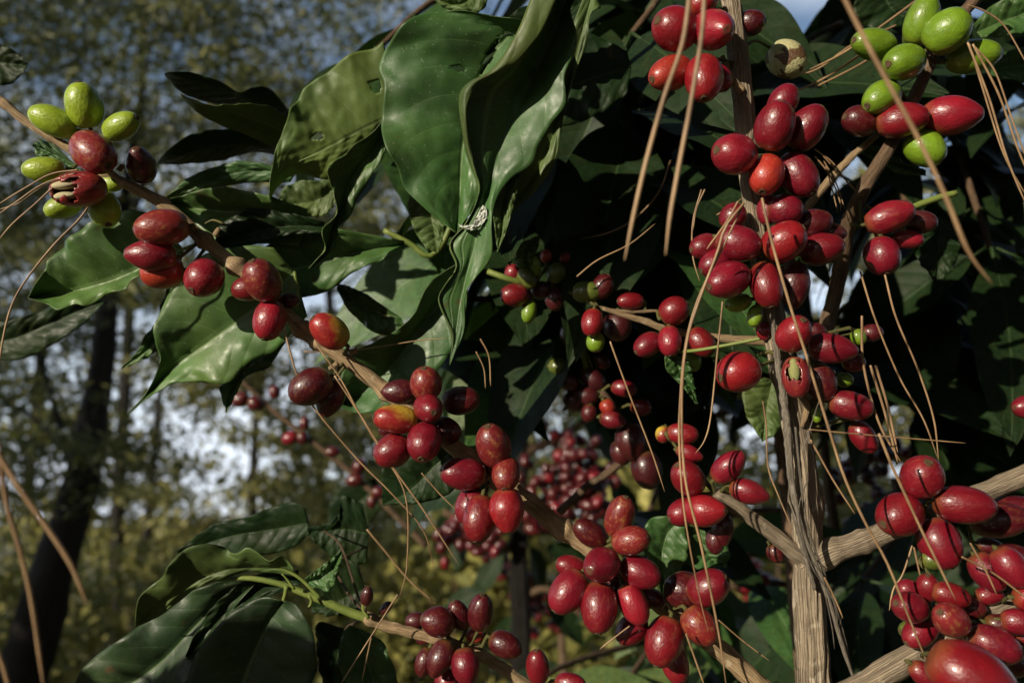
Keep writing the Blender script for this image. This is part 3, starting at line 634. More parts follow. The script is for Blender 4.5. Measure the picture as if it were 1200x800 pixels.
Lf([[(560, -40), (545, -15), (525, -5), (500, -5)], [(575, -30), (550, 0), (530, 6), (505, -4)], [(580, -20), (565, 12), (545, 14), (520, 8), (505, -2)]], .35, S, dd=[0, .002, 0], flip=True, seed=28)
Lf([[(480, 395), (440, 390), (410, 365), (395, 340)], [(470, 372), (440, 365), (415, 350), (395, 335)], [(430, 345), (415, 338), (405, 334), (395, 332)]], .39, S, dd=[0, .002, 0], mat=M_young, seed=29)
Lf([[(640, 60), (622, 20), (628, -10), (612, -45)][:0] or [(735, 60), (690, 40), (650, 60), (610, 110)], [(740, 80), (700, 90), (650, 110), (610, 130)], [(735, 110), (700, 135), (650, 150), (612, 140)]], .40, S, dd=[0, .002, 0], mat=M_topd, seed=30)
Lf([[(700, -40), (650, -10), (610, 10), (575, 40)], [(690, 0), (650, 20), (615, 30), (570, 42)], [(670, 30), (640, 36), (605, 42), (570, 44)]], .375, S, dd=[0, .002, 0], mat=M_topd, seed=31)

# ================================================================== THE LOWER LEFT SHOOT
E = thing('leafy_shoot', P(650, 820, .35), 'green-tipped coffee shoot at the bottom left with big dark drooping leaves', 'coffee shoot')
pE = wood('stem', E, [(255, 679), (290, 677), (325, 683), (350, 692), (380, 704), (410, 717), (432, 724)], .355, [4, 6, 7, 9, 10, 11], M_green, 40, 12, rough=.04)
pE2 = wood('woody_stem', E, [(428, 722), (450, 732), (480, 740), (520, 750), (555, 763), (585, 780), (620, 806), (650, 830)], .355, [12, 13, 12, 13, 14, 15], M_twig, 60, 12, rough=.12, ridge=.1, knots=[(.03, .4, .02), (.35, .3, .03), (.55, .3, .03)])
wood('leaf_stalk', E, [(335, 688), (315, 668), (290, 656), (265, 655)][:0] or [(375, 700), (350, 676), (320, 662), (300, 656)], .352, [5, 4, 4], M_green, 24, 8)
wood('leaf_stalk', E, [(336, 687), (334, 697), (331, 706)], .353, [6, 5, 4], M_green, 10, 8)
wood('stipule', E, [(345, 690), (336, 678), (330, 672)], .35, [4, 3, 1.5], M_green, 8, 6)
wood('stipule', E, [(362, 697), (365, 705), (360, 714)], .35, [4, 4, 2], M_green, 8, 6)
wood('stipule', E, [(432, 724), (425, 712), (428, 700), (424, 694)], .35, [5, 4, 3, 1.5], M_green, 10, 6)
Lf([[(345, 668), (330, 650), (318, 655), (300, 643), (290, 640), (278, 648), (264, 648), (243, 637), (222, 640), (205, 655), (190, 675), (166, 695), (160, 710), (158, 730)],
    [(347, 670), (320, 664), (290, 664), (262, 668), (230, 680), (200, 700), (175, 716), (158, 732)], [(347, 674), (320, 670), (290, 671), (262, 676), (230, 688), (205, 708), (185, 722), (158, 734)]], .35, E, dd=[-.006, .002, .004], flip=True, wave=.003, seed=41, label='olive wavy-edged leaf seen edge on')
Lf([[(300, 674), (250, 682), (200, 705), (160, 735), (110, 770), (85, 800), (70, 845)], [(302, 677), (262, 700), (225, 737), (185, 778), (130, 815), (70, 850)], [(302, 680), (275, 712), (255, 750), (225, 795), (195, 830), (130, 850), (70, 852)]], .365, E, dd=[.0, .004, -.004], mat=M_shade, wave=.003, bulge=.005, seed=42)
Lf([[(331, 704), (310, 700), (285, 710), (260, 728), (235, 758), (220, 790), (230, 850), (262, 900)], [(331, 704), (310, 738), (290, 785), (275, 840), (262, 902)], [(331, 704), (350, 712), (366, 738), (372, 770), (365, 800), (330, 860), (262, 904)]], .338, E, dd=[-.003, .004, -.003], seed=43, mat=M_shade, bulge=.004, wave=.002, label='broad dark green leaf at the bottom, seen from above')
Lf([[(350, 668), (300, 674), (262, 698), (235, 730), (218, 768)], [(350, 676), (310, 686), (270, 710), (240, 745), (218, 770)], [(352, 684), (320, 697), (290, 708), (255, 740), (218, 772)]], .36, E, dd=[0, .004, 0], mat=M_topd, seed=44)
Lf([[(357, 678), (378, 662), (400, 645)], [(360, 682), (385, 670), (400, 646)], [(362, 686), (385, 692), (397, 670), (401, 647)]], .35, E, dd=[0, .003, 0], seed=45, mat=M_top)
Lf([[(410, 732), (400, 745), (398, 780), (420, 830)], [(418, 735), (428, 765), (438, 800), (450, 850)], [(425, 738), (450, 755), (464, 790), (465, 830), (452, 852)]], .36, E, dd=[0, .003, 0], seed=46, mat=M_top)
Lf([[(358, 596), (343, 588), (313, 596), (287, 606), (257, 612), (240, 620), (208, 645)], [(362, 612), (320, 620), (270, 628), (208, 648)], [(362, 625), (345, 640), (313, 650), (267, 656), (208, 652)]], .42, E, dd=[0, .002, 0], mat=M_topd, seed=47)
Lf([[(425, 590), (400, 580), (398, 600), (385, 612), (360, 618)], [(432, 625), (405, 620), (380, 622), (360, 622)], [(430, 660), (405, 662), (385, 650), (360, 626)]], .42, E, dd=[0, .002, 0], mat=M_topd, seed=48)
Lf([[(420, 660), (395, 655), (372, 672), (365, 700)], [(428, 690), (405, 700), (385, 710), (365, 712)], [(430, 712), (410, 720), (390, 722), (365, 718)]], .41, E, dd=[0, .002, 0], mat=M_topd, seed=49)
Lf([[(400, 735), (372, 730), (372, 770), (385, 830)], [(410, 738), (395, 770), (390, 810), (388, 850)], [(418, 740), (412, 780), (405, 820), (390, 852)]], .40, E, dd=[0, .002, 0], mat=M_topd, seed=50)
for i_, q in enumerate([[(430, 722), (405, 690), (395, 660), (430, 640)], [(432, 724), (420, 700), (400, 640), (380, 622)], [(432, 724), (410, 732), (404, 738)]]):
    wood('leaf_stalk', E, [(p[0], p[1], .357+.02*k) for k, p in enumerate(q)], .36, [3.5, 3, 2.6], M_dtwig, 14, 6)
cherries(E, '''
512 728 40 36 200 12 d -4; 538 720 45 25 -110 8 d 2; 563 717 48 30 -82 8 d -3; 592 755 41 31 20 8 d -2; 557 744 22 18 180 0 o 5
498 775 34 23 110 5 d 1; 516 771 44 30 115 10 d -5; 546 781 42 34 80 15 r -8; 524 800 36 30 90 10 r 2; 630 781 48 28 -95 5 r -6; 668 800 38 24 0 10 r -6
487 727 24 20 180 0 k 10; 430 698 28 15 -80 0 k -3; 452 712 22 12 -50 0 k 4; 500 745 26 18 150 0 d 8; 585 700 1 1 0 0 k 60
''', .35, pE2)

# ================================================================== THE UPRIGHT COFFEE STEM
DB = .33
B = thing('coffee_shrub', P(955, 1000, DB+.03), 'upright woody coffee stem with peeling bark, forking low down and packed with red cherries', 'coffee shrub')
pB = wood('main_stem', B, [(846, -60), (856, 0), (864, 60), (870, 110), (876, 180), (884, 250), (896, 320), (905, 370), (917, 430), (929, 480), (938, 530), (944, 590), (946, 640), (949, 720), (953, 800), (960, 1000)], DB, [21, 21, 22, 23, 24, 25, 27, 29, 31, 34, 38, 40, 43, 45], M_stem, 360, 72,
          rough=.05, ridge=.18, fr=3.5, knots=[(.30, .15, .01), (.47, .2, .012), (.615, .25, .02)], seed=5)
pB2 = wood('side_branch', B, [(944, 668, DB), (965, 651), (985, 643), (1010, 634), (1045, 620), (1090, 604), (1150, 578), (1200, 557), (1260, 530)], DB-.002, [34, 27, 24, 22, 23, 24, 26], M_stem, 110, 20, rough=.07, ridge=.1, knots=[(.1, .15, .03), (.22, .15, .015)], seed=8)
pB3 = wood('side_branch', B, [(944, 655), (925, 641), (895, 617), (860, 592), (838, 578)], DB-.002, [24, 19, 18, 17, 18, 15], M_stem, 70, 18, rough=.08, ridge=.09, knots=[(.97, .25, .03)], seed=9)
wood('peeling_bark_strip', B, [(904, 362), (908, 400), (915, 450), (922, 490), (924, 530), (930, 590), (940, 640), (955, 690)], DB-.0095, [5, 7, 9, 8, 7, 6, 4], M_vine, 70, 8, rough=.2, ridge=.3)
wood('bare_spur', B, [(918, 428), (930, 455), (945, 475), (940, 500)], DB-.006, [7, 9, 9, 5], M_twig, 20, 8, rough=.2)
wood('bare_spur', B, [(908, 415), (900, 412), (888, 416)], DB-.008, [4, 5, 3], M_stalk, 10, 6, rough=.2)
wood('bare_spur', B, [(870, 108), (858, 92), (846, 66)], DB-.004, [10, 8, 6], M_twig, 14, 8, rough=.2)
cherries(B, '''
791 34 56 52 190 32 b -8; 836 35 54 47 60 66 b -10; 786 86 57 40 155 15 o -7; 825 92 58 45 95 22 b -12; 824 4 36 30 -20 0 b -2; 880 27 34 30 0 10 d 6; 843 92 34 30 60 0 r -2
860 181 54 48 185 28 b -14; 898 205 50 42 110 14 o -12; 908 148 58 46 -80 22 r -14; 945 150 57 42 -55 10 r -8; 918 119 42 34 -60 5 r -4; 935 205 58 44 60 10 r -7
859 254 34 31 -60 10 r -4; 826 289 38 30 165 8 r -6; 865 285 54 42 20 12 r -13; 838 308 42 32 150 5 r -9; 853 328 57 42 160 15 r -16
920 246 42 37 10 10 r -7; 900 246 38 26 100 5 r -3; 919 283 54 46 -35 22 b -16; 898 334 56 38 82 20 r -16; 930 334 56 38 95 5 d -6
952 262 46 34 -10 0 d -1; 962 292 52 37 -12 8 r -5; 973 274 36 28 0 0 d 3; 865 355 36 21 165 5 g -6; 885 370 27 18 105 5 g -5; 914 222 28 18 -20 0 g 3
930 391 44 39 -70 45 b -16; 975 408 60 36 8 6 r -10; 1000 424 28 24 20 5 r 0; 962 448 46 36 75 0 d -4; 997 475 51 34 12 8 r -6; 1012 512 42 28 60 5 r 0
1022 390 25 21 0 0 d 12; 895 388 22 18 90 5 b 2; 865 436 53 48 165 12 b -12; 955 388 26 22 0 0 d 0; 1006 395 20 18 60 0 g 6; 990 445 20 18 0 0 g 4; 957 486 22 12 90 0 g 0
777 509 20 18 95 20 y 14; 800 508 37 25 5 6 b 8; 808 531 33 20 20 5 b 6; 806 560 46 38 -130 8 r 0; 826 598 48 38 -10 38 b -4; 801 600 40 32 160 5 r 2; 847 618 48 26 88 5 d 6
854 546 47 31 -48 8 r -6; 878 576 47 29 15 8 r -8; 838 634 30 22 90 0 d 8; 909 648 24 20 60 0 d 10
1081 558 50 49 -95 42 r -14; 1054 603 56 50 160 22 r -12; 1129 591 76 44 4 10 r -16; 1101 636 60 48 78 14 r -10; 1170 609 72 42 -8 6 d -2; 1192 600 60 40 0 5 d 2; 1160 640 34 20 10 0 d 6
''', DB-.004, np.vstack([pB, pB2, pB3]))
split_cherry(B, 933, 442, 49, 33, 88, 10, DB-.018, lambda c, n: c.x > .2 and abs(c.y-.08)+n*.5 < .50 and c.z < .28+n*.6 and c.z > -.86,
             [(.50, .08, -.30, .44, .40, .58)], (.17, .012, .018, .8), 'cherry with its skin split over a greenish bean', M_gbean)
c_, t_, X_, Y_, wr_, lr_ = cherry_frame(922, 70, 49, 42, 40, 10, DB+.02)
husk_me = CH[2].copy(); husk_me.materials.clear(); husk_me.materials.append(M_husk)
put('dried_cherry', husk_me, B, Matrix.Translation(c_) @ Matrix((X_*wr_, Y_*wr_, t_*lr_)).transposed().to_4x4(), 'pale dried cherry with dark brown patches of old skin')
wood('cherry_stalk', B, [(905, 58, DB+.022), (885, 48, DB+.012), (868, 60, DB+.003)], DB, [4, 4, 4], M_stalk, 10, 6)
Lf([[(895, 442), (872, 455), (872, 480), (885, 505), (893, 516)], [(905, 445), (900, 470), (896, 495), (893, 517)], [(918, 450), (920, 480), (914, 503), (893, 518)]], .36, B, dd=[0, .002, 0], flip=True, seed=61, label='small pale leaf half hidden behind the stem')
Lf([[(780, 412), (780, 432), (795, 448), (816, 473)], [(790, 415), (797, 435), (808, 455), (816, 473)], [(805, 420), (812, 440), (815, 455), (817, 473)]], .36, B, dd=[0, .002, 0], mat=M_young, seed=62)
Lf([[(800, 606), (780, 604), (758, 612), (752, 640), (768, 668), (775, 700)], [(796, 610), (782, 625), (776, 650), (775, 702)], [(802, 612), (806, 640), (798, 670), (776, 704)]], .37, B, dd=[0, .003, 0], seed=63)
Lf([[(810, 610), (795, 625), (796, 650), (815, 665), (845, 662)], [(820, 620), (825, 640), (835, 655), (848, 664)], [(850, 630), (855, 645), (855, 655), (850, 665)]], .375, B, dd=[0, .003, 0], seed=64)
for q in ([(905, 440), (912, 430), (915, 420)], [(796, 608), (815, 600), (835, 585)], [(815, 612), (825, 600), (838, 588)], [(786, 412), (820, 410), (900, 395)]):
    wood('leaf_stalk', B, [(p[0], p[1], .362-.012*k) for k, p in enumerate(q)], .36, [4, 4, 4], M_green, 12, 6)

# ================================================================== THE LOW RIGHT BRANCH
DC = .305
C_ = thing('fruiting_branch', P(1010-160, 900, DC), 'thick grey-brown coffee branch crossing the bottom right corner, crowded with dark red cherries', 'coffee branch')
pC = wood('woody_stem', C_, [(880, 880), (960, 830), (1020, 798), (1065, 771), (1105, 748), (1150, 717), (1200, 695), (1260, 665)], DC+.004, [22, 26, 29, 28, 30, 27, 28], M_stem, 110, 20, rough=.09, ridge=.1, knots=[(.45, .1, .02), (.7, .15, .02)], seed=14)
cherries(C_, '''
1157 670 48 36 60 10 r 3; 1184 664 50 38 60 10 r -5; 1159 697 32 22 -10 0 r 4; 1194 728 40 30 0 10 r -6
1066 711 45 36 200 10 r -6; 1087 688 34 27 -100 10 r 1; 1114 697 44 29 15 5 r -4; 1114 726 51 38 215 28 m -14; 1064 690 28 24 190 0 r 4; 1078 740 46 33 150 5 r 2
1176 733 50 26 10 0 d -2; 1165 755 59 42 20 10 r -12; 1084 791 42 26 40 0 r -2; 1145 745 34 30 0 0 d 0; 1182 775 44 34 20 5 d -2; 1066 738 26 22 180 0 q 8; 1205 700 34 30 0 0 b -6; 1186 650 40 26 0 0 d 8
1094 655 30 24 0 0 q 14; 1140 712 30 24 0 0 d 2; 1205 745 34 26 0 0 r -2
''', DC-.004, pC)
cherries(C_, '1139 794 100 74 30 12 r -45', DC, pC)[0]['label'] = 'largest red cherry, nearest the viewer at the bottom right'
wood('cherry_stalk', C_, [(1095, 765, DC-.038), (1082, 766, DC-.018), (1080, 768, DC)], DC, [5, 5, 5], M_stalk, 10, 6)

# ================================================================== THE TOP RIGHT BRANCH
DT = .355
T = thing('fruiting_branch', P(952, 500, DB+.012), 'dark coffee branch at the top right carrying the large bunch of green cherries', 'coffee branch')
pT = wood('woody_stem', T, [(952, 500, DB+.012), (955, 440, DB+.035), (968, 385, DT+.035), (983, 325, DT+.035), (995, 262, DT+.02), (1010, 225), (1025, 200), (1045, 168), (1062, 135), (1085, 85), (1100, 50), (1125, 20), (1160, -20)], DT+.006, [20, 20, 19, 19, 17, 15, 14, 13], M_dtwig, 70, 14, rough=.08, seed=21)
wood('side_twig', T, [(1028, 158), (1000, 182), (975, 208), (950, 238), (930, 262)], DT+.012, [7, 9, 10, 10], M_twig, 30, 10, rough=.12)
cherries(T, '''
1080 25 57 38 -78 8 g 2; 1110 37 54 49 -45 35 g -8; 1024 52 63 36 184 8 g 4; 1059 73 53 42 165 25 g -7; 1140 66 66 38 -5 8 g 0; 1033 114 51 38 148 10 g -1; 1084 174 49 41 45 20 g 1
1008 142 44 36 190 5 d 5; 1057 141 56 40 -5 15 r -3; 1116 135 63 46 2 10 b -3; 1156 62 36 24 10 0 g 5
1042 254 56 36 -18 8 b -5; 1079 260 36 27 10 10 k 3; 1063 280 42 23 10 5 b 2; 1034 300 47 41 85 12 r -3; 1068 46 26 20 90 0 q 10
''', DT-.002, pT)
wood('cherry_stalk', T, [(1018, 262), (1008, 265), (996, 262, DT+.018)], DT, [5, 5, 4], M_stalk, 10, 6)
Lf([[(1140, 30), (1165, 5), (1200, -5), (1240, -30)], [(1145, 38), (1175, 25), (1205, 12), (1240, -25)], [(1150, 44), (1180, 42), (1215, 30), (1240, -20)]], .38, T, dd=[0, .002, 0], seed=71)
Lf([[(1160, 75), (1180, 60), (1215, 55), (1260, 60)], [(1162, 82), (1190, 78), (1220, 75), (1260, 66)], [(1160, 88), (1190, 95), (1225, 95), (1260, 72)]], .40, T, dd=[0, .002, 0], seed=72, mat=M_young)
Lf([[(1010, 168), (1030, 172), (1050, 185), (1085, 200)], [(1008, 172), (1040, 190), (1060, 196), (1085, 203)], [(1006, 178), (1030, 190), (1055, 203), (1085, 206)]], .375, T, dd=[0, .002, 0], seed=73, mat=M_young)
Lf([[(1010, -20), (1000, 15), (1030, 35), (1075, 30)], [(1035, -20), (1040, 5), (1055, 18), (1078, 28)], [(1080, -25), (1085, 0), (1088, 15), (1080, 28)]], .40, T, dd=[0, .002, 0], seed=74, mat=M_topd)
Lf([[(1090, 255), (1080, 275), (1075, 300), (1095, 330)], [(1105, 255), (1100, 280), (1100, 305), (1098, 332)], [(1125, 262), (1125, 285), (1120, 310), (1100, 334)]], .41, T, dd=[0, .002, 0], seed=75, mat=M_topd)
wood('leaf_stalk', T, [(1062, 246), (1090, 235), (1120, 226)], DT+.01, [7, 8, 8], M_green, 14, 8)
T2 = thing('coffee_cherry_sprig', P(1230, 470, .34), 'single red cherry poking in at the right edge halfway down', 'cherry sprig')
p_ = wood('twig', T2, [(1205, 470), (1225, 466), (1260, 480)], .345, [4, 5, 7], M_twig, 14, 8); cherries(T2, '1200 477 28 27 180 5 r 0; 1222 480 40 32 60 5 d 6', .34, p_)

# ================================================================== SHADED SPRIGS IN THE MIDDLE
def sprig(name, label, woods, txt, d, mat=M_twig, cat='coffee sprig', small=False, group=None, **kw):
    base = P(*woods[0][0][-1][:2], d); t = thing(name, base, label, cat, group); ps = []
    for i, (pts, wd) in enumerate(woods): ps.append(wood('twig', t, pts, d+.003, wd, mat, 40, 10, rough=.12, ridge=.06, seed=i+len(txt)))
    cherries(t, txt, d, np.vstack(ps), small=small, **kw); return t
s1 = sprig('fruiting_twig', 'pale short twig left of the upright stem holding a ring of red cherries', [([(706, 361), (730, 369), (755, 376), (782, 386), (840, 396), (900, 400)], [5, 8, 9, 10, 11]), ([(700, 359), (720, 364), (745, 365), (770, 364)], [3, 5, 3])],
      '790 364 35 34 -30 20 r -4; 759 404 36 28 150 8 r -3; 785 400 37 28 92 22 b -8; 821 401 38 31 50 12 r -3; 812 424 24 20 90 0 g 4; 739 353 34 21 180 5 r 3; 694 378 34 26 100 18 b -4; 698 401 24 22 95 5 g 1; 688 342 36 26 0 0 q 8; 706 336 32 26 -60 0 d 8; 724 382 36 34 90 0 k 8', .365)
s2 = sprig('fruiting_twig', 'shaded twig with one lit red cherry among dull green ones and a small ragged leaf', [([(572, 318, .385), (590, 325, .383), (612, 332, .385), (640, 345, .40), (670, 380, .42), (690, 440, .46)], [7, 8, 7, 8])],
      '603 346 35 28 180 12 r -4; 601 320 22 20 -90 0 b 3; 626 312 25 17 -95 8 g -2; 618 326 28 20 60 5 q -4; 620 365 30 18 102 5 g -2; 652 320 26 22 -70 0 q 2; 640 300 16 14 -90 0 o 6; 662 302 14 12 -60 0 b 6; 650 350 30 24 80 0 k 4; 634 340 26 22 0 0 k 5', .385, M_green)
Lf([[(620, 312), (606, 312), (604, 300), (612, 284), (630, 277)], [(620, 314), (617, 302), (620, 290), (631, 278)], [(621, 314), (624, 300), (630, 292), (632, 279)]], .378, s2, dd=[0, .002, 0], mat=M_young, seed=81, wave=.002)
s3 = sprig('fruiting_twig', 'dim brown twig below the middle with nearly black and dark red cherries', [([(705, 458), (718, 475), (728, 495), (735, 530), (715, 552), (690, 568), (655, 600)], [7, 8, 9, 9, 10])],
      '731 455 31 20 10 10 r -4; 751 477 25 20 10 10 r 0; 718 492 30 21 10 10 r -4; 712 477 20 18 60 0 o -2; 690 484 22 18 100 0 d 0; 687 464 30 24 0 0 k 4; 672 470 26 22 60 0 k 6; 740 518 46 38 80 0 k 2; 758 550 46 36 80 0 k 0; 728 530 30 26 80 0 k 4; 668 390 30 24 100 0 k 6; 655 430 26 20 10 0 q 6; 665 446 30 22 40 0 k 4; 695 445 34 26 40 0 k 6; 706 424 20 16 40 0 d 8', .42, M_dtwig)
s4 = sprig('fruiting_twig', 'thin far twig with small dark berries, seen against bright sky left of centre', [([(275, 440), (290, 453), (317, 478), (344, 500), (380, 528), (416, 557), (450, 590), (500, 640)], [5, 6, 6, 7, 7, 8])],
      '282 468 22 18 150 0 d 0; 300 473 20 17 20 0 d 0; 322 459 17 14 -90 0 d 0; 357 495 17 12 -90 0 d 0; 340 513 20 16 160 0 r 0; 355 513 16 15 60 0 d 0; 390 529 18 13 0 0 d 0; 421 546 20 16 -60 0 d 0; 416 562 22 16 170 0 d 0; 444 576 18 14 0 0 d 0; 436 588 16 12 90 0 d 0', .78, M_dtwig, small=True)
Lf([[(440, 560), (400, 570), (385, 600), (392, 640)], [(445, 570), (420, 590), (405, 615), (392, 642)], [(455, 580), (440, 605), (420, 630), (393, 644)]], .8, s4, dd=[0, .004, 0], mat=M_topd, seed=83)
# far coffee shrub with small bunches
K = thing('coffee_shrub', Vector((P(612, 800, 1.15).x, P(612, 800, 1.15).y, 0)), 'far thin-trunked coffee shrub with dense bunches of small berries behind the diagonal branch', 'coffee shrub')
bk = P(612, 800, 1.15)
pk = np.vstack([pxpath([(625, 300), (618, 400), (612, 500), (608, 620), (610, 720), (612, 800)], 1.15, 60), spline([tuple(bk), (bk.x, bk.y, bk.z*.5), (bk.x, bk.y, 0)], 20)[1:]])
tube('trunk', pk, np.interp(np.linspace(0, 1, len(pk)), [0, .3, .7, 1], [.006, .010, .015, .022]), M_bark, K, 12, rough=.12, ridge=.1)
for i, q in enumerate([[(612, 530), (640, 520), (662, 508), (700, 480)], [(608, 620), (625, 600), (650, 575), (690, 560), (728, 542)], [(610, 640), (580, 640), (545, 610), (520, 600)], [(610, 700), (640, 690), (670, 710), (690, 730)], [(608, 600), (570, 560), (540, 540)]]):
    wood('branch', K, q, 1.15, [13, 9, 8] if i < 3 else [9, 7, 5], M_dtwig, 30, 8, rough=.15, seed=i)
rk = random.Random(3); tx = []
def bunch(cx, cy, sx, sy, n, L=15):
    for _ in range(n):
        x = rk.gauss(cx, sx); y = rk.gauss(cy, sy)
        tx.append('%.1f %.1f %.1f %.1f %d %d %s %d' % (x, y, L*rk.uniform(.9, 1.2), L*rk.uniform(.75, .95), rk.randrange(360), rk.randrange(40), rk.choice('dkddkdr'), rk.randrange(-25, 30)))  # mostly dark reds: the far bunches' shade is put into the colour
bunch(640, 602, 16, 10, 26, 16); bunch(682, 575, 20, 13, 52, 16); bunch(668, 530, 15, 12, 30, 14); bunch(640, 560, 14, 14, 20, 14); bunch(700, 600, 10, 10, 12, 15); bunch(545, 612, 12, 12, 18, 16); bunch(566, 640, 14, 16, 24, 15); bunch(530, 640, 10, 14, 10, 14)
cherries(K, ';'.join(tx), 1.13, small=True)
rg = np.random.RandomState(5); GSAVE = GAPS[:]; GAPS.clear(); GAPS.extend([(625, 470, 660, 530)])
for (x, y, dx, dz) in [(575, 560, -1, -.3), (560, 590, -.5, -1), (600, 560, .3, -.8), (590, 650, -.6, -.7), (620, 640, .5, -1), (640, 640, 1, -.4), (700, 545, .8, -.6), (715, 560, .6, -1), (680, 480, .6, -.6), (700, 500, 1, -.3), (570, 690, -1, -.4), (640, 700, .8, -.8), (540, 560, -1, -.5), (720, 600, .5, -1), (600, 720, -.4, -1), (530, 590, -.2, -1)]:
    place_leaf(K, P(x, y, 1.17+.1*rg.rand()), (dx, .2*rg.randn(), dz), (rg.randn()*.3, -.9, .5), rg.uniform(.08, .12), rg, [0, 1, 2, 3])
GAPS.clear(); GAPS.extend(GSAVE)
K2 = thing('coffee_shrub', Vector((P(650, 800, 1.35).x, P(650, 800, 1.35).y, 0)), 'low far coffee bush with blackish berry bunches beneath the diagonal branch', 'coffee shrub'); tx.clear()
b2 = P(655, 690, 1.35); pk2 = spline([tuple(b2), (b2.x+.02, b2.y, b2.z*.6), (b2.x-.01, b2.y, 0)], 30); tube('trunk', pk2, np.linspace(.006, .013, 30), M_dtwig, K2, 8, rough=.1)
bunch(620, 695, 12, 16, 22, 14); bunch(665, 722, 14, 8, 16, 14); bunch(680, 655, 10, 8, 8, 13); bunch(590, 660, 10, 10, 8, 14); bunch(880, 700, 20, 22, 12, 20)
cherries(K2, ';'.join(tx), 1.33, small=True)
K3 = thing('coffee_shrub', Vector((P(1080, 800, .9).x, P(1080, 800, .9).y, 0)), 'dim coffee bush behind the right fork with scattered small berries', 'coffee shrub'); tx.clear()
b2 = P(1050, 560, .9); pk2 = spline([tuple(b2), (b2.x+.03, b2.y, b2.z*.6), (b2.x+.02, b2.y, 0)], 30); tube('trunk', pk2, np.linspace(.005, .013, 30), M_dtwig, K3, 8, rough=.1)
wood('branch', K3, [(960, 590), (1000, 552), (1040, 535), (1100, 520)], .9, [6, 7, 5], M_dtwig, 20, 8)
bunch(1035, 530, 14, 10, 9, 20); bunch(1010, 550, 20, 12, 8, 16); bunch(1068, 528, 10, 6, 5, 18); bunch(900, 690, 12, 14, 8, 20); bunch(1022, 560, 8, 8, 4, 16); bunch(860, 640, 16, 12, 12, 18); bunch(1000, 600, 20, 20, 8, 16); bunch(1110, 520, 14, 10, 8, 18)
cherries(K3, ';'.join(tx), .88, small=True)

# ================================================================== LEAFY SHRUBS BEHIND
def leafy_shrub(label, stem, twigs, seed, ln=(.085, .14), dark=.7, name='coffee_shrub'):
    """stem: (x, ytop, d); twigs: lists of (x,y,d)"""
    rng = np.random.RandomState(seed); x, yt, d = stem; tp = P(x, yt, d); foot = Vector((tp.x+.02, tp.y+.05, 0))
    t = thing(name, foot, label, 'coffee shrub', None)
    ps = spline([tuple(tp), tuple(tp.lerp(foot, .35)+Vector((.015, 0, 0))), tuple(foot)], 60)
    tube('trunk', ps, np.linspace(.004, .012, 60), M_dtwig, t, 10, rough=.1, ridge=.1, seed=seed); n = 0
    up = Vector((0, 0, 1))
    for q in twigs:
        p = pxpath(q, .6, 40); L_ = np.linalg.norm(np.diff(p, axis=0), axis=1).sum()
        st = ps[np.linalg.norm(ps-p[0], axis=1).argmin()]; pp = np.vstack([spline([tuple(st), tuple((st+p[0])/2+np.array([0, 0, .01])), tuple(p[0])], 10), p[1:]])
        tube('branch', pp, np.linspace(.0045, .0018, len(pp)), M_dtwig, t, 7, rough=.1, seed=n)
        k = max(2, int(L_/.045))
        for i in range(k+1):
            j = min(39, int(i*39/k)); T_ = Vector(p[min(39, j+1)]-p[max(0, j-1)]).normalized(); side = T_.cross(up).normalized()
            for sgn in ((-1, 1) if i < k else (-1, 1, 0)):
                if n >= 98: break
                dr = (side*sgn*rng.uniform(.6, 1.)+T_*rng.uniform(.2, .7)+up*rng.uniform(-.75, .05)) if sgn else T_+up*-.3
                dr = dr+Vector(rng.randn(3)*.18)
                nm = up+Vector((rng.randn()*.35, -.55+rng.randn()*.3, rng.randn()*.2)) if abs(dr.normalized().z) < .9 else Vector((0, -1, .2))
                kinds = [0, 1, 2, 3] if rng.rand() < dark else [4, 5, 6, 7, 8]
                place_leaf(t, Vector(p[j])+dr.normalized()*.012, dr, nm, rng.uniform(*ln), rng, kinds); n += 1
    return t
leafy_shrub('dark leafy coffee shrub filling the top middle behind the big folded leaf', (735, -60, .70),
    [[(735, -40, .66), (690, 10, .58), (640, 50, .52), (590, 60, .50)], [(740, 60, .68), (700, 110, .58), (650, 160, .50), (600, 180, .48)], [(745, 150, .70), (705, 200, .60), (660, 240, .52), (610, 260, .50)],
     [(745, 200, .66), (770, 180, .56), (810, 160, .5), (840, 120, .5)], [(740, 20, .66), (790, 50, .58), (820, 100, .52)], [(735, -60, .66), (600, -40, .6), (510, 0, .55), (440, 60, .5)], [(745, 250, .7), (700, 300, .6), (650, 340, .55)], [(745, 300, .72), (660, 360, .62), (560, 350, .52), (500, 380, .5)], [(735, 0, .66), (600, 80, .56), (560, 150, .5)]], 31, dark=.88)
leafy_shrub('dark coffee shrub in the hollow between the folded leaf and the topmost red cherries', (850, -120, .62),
    [[(800, -60, .56), (770, 0, .48), (740, 40, .46)], [(802, 20, .58), (770, 90, .48), (735, 130, .45)], [(805, 80, .58), (780, 160, .49), (745, 200, .45)], [(805, 140, .58), (790, 220, .50), (760, 270, .46)], [(805, 40, .58), (830, 120, .5), (822, 180, .46)], [(806, 200, .6), (740, 290, .52), (700, 330, .48)]], 41, dark=.9)
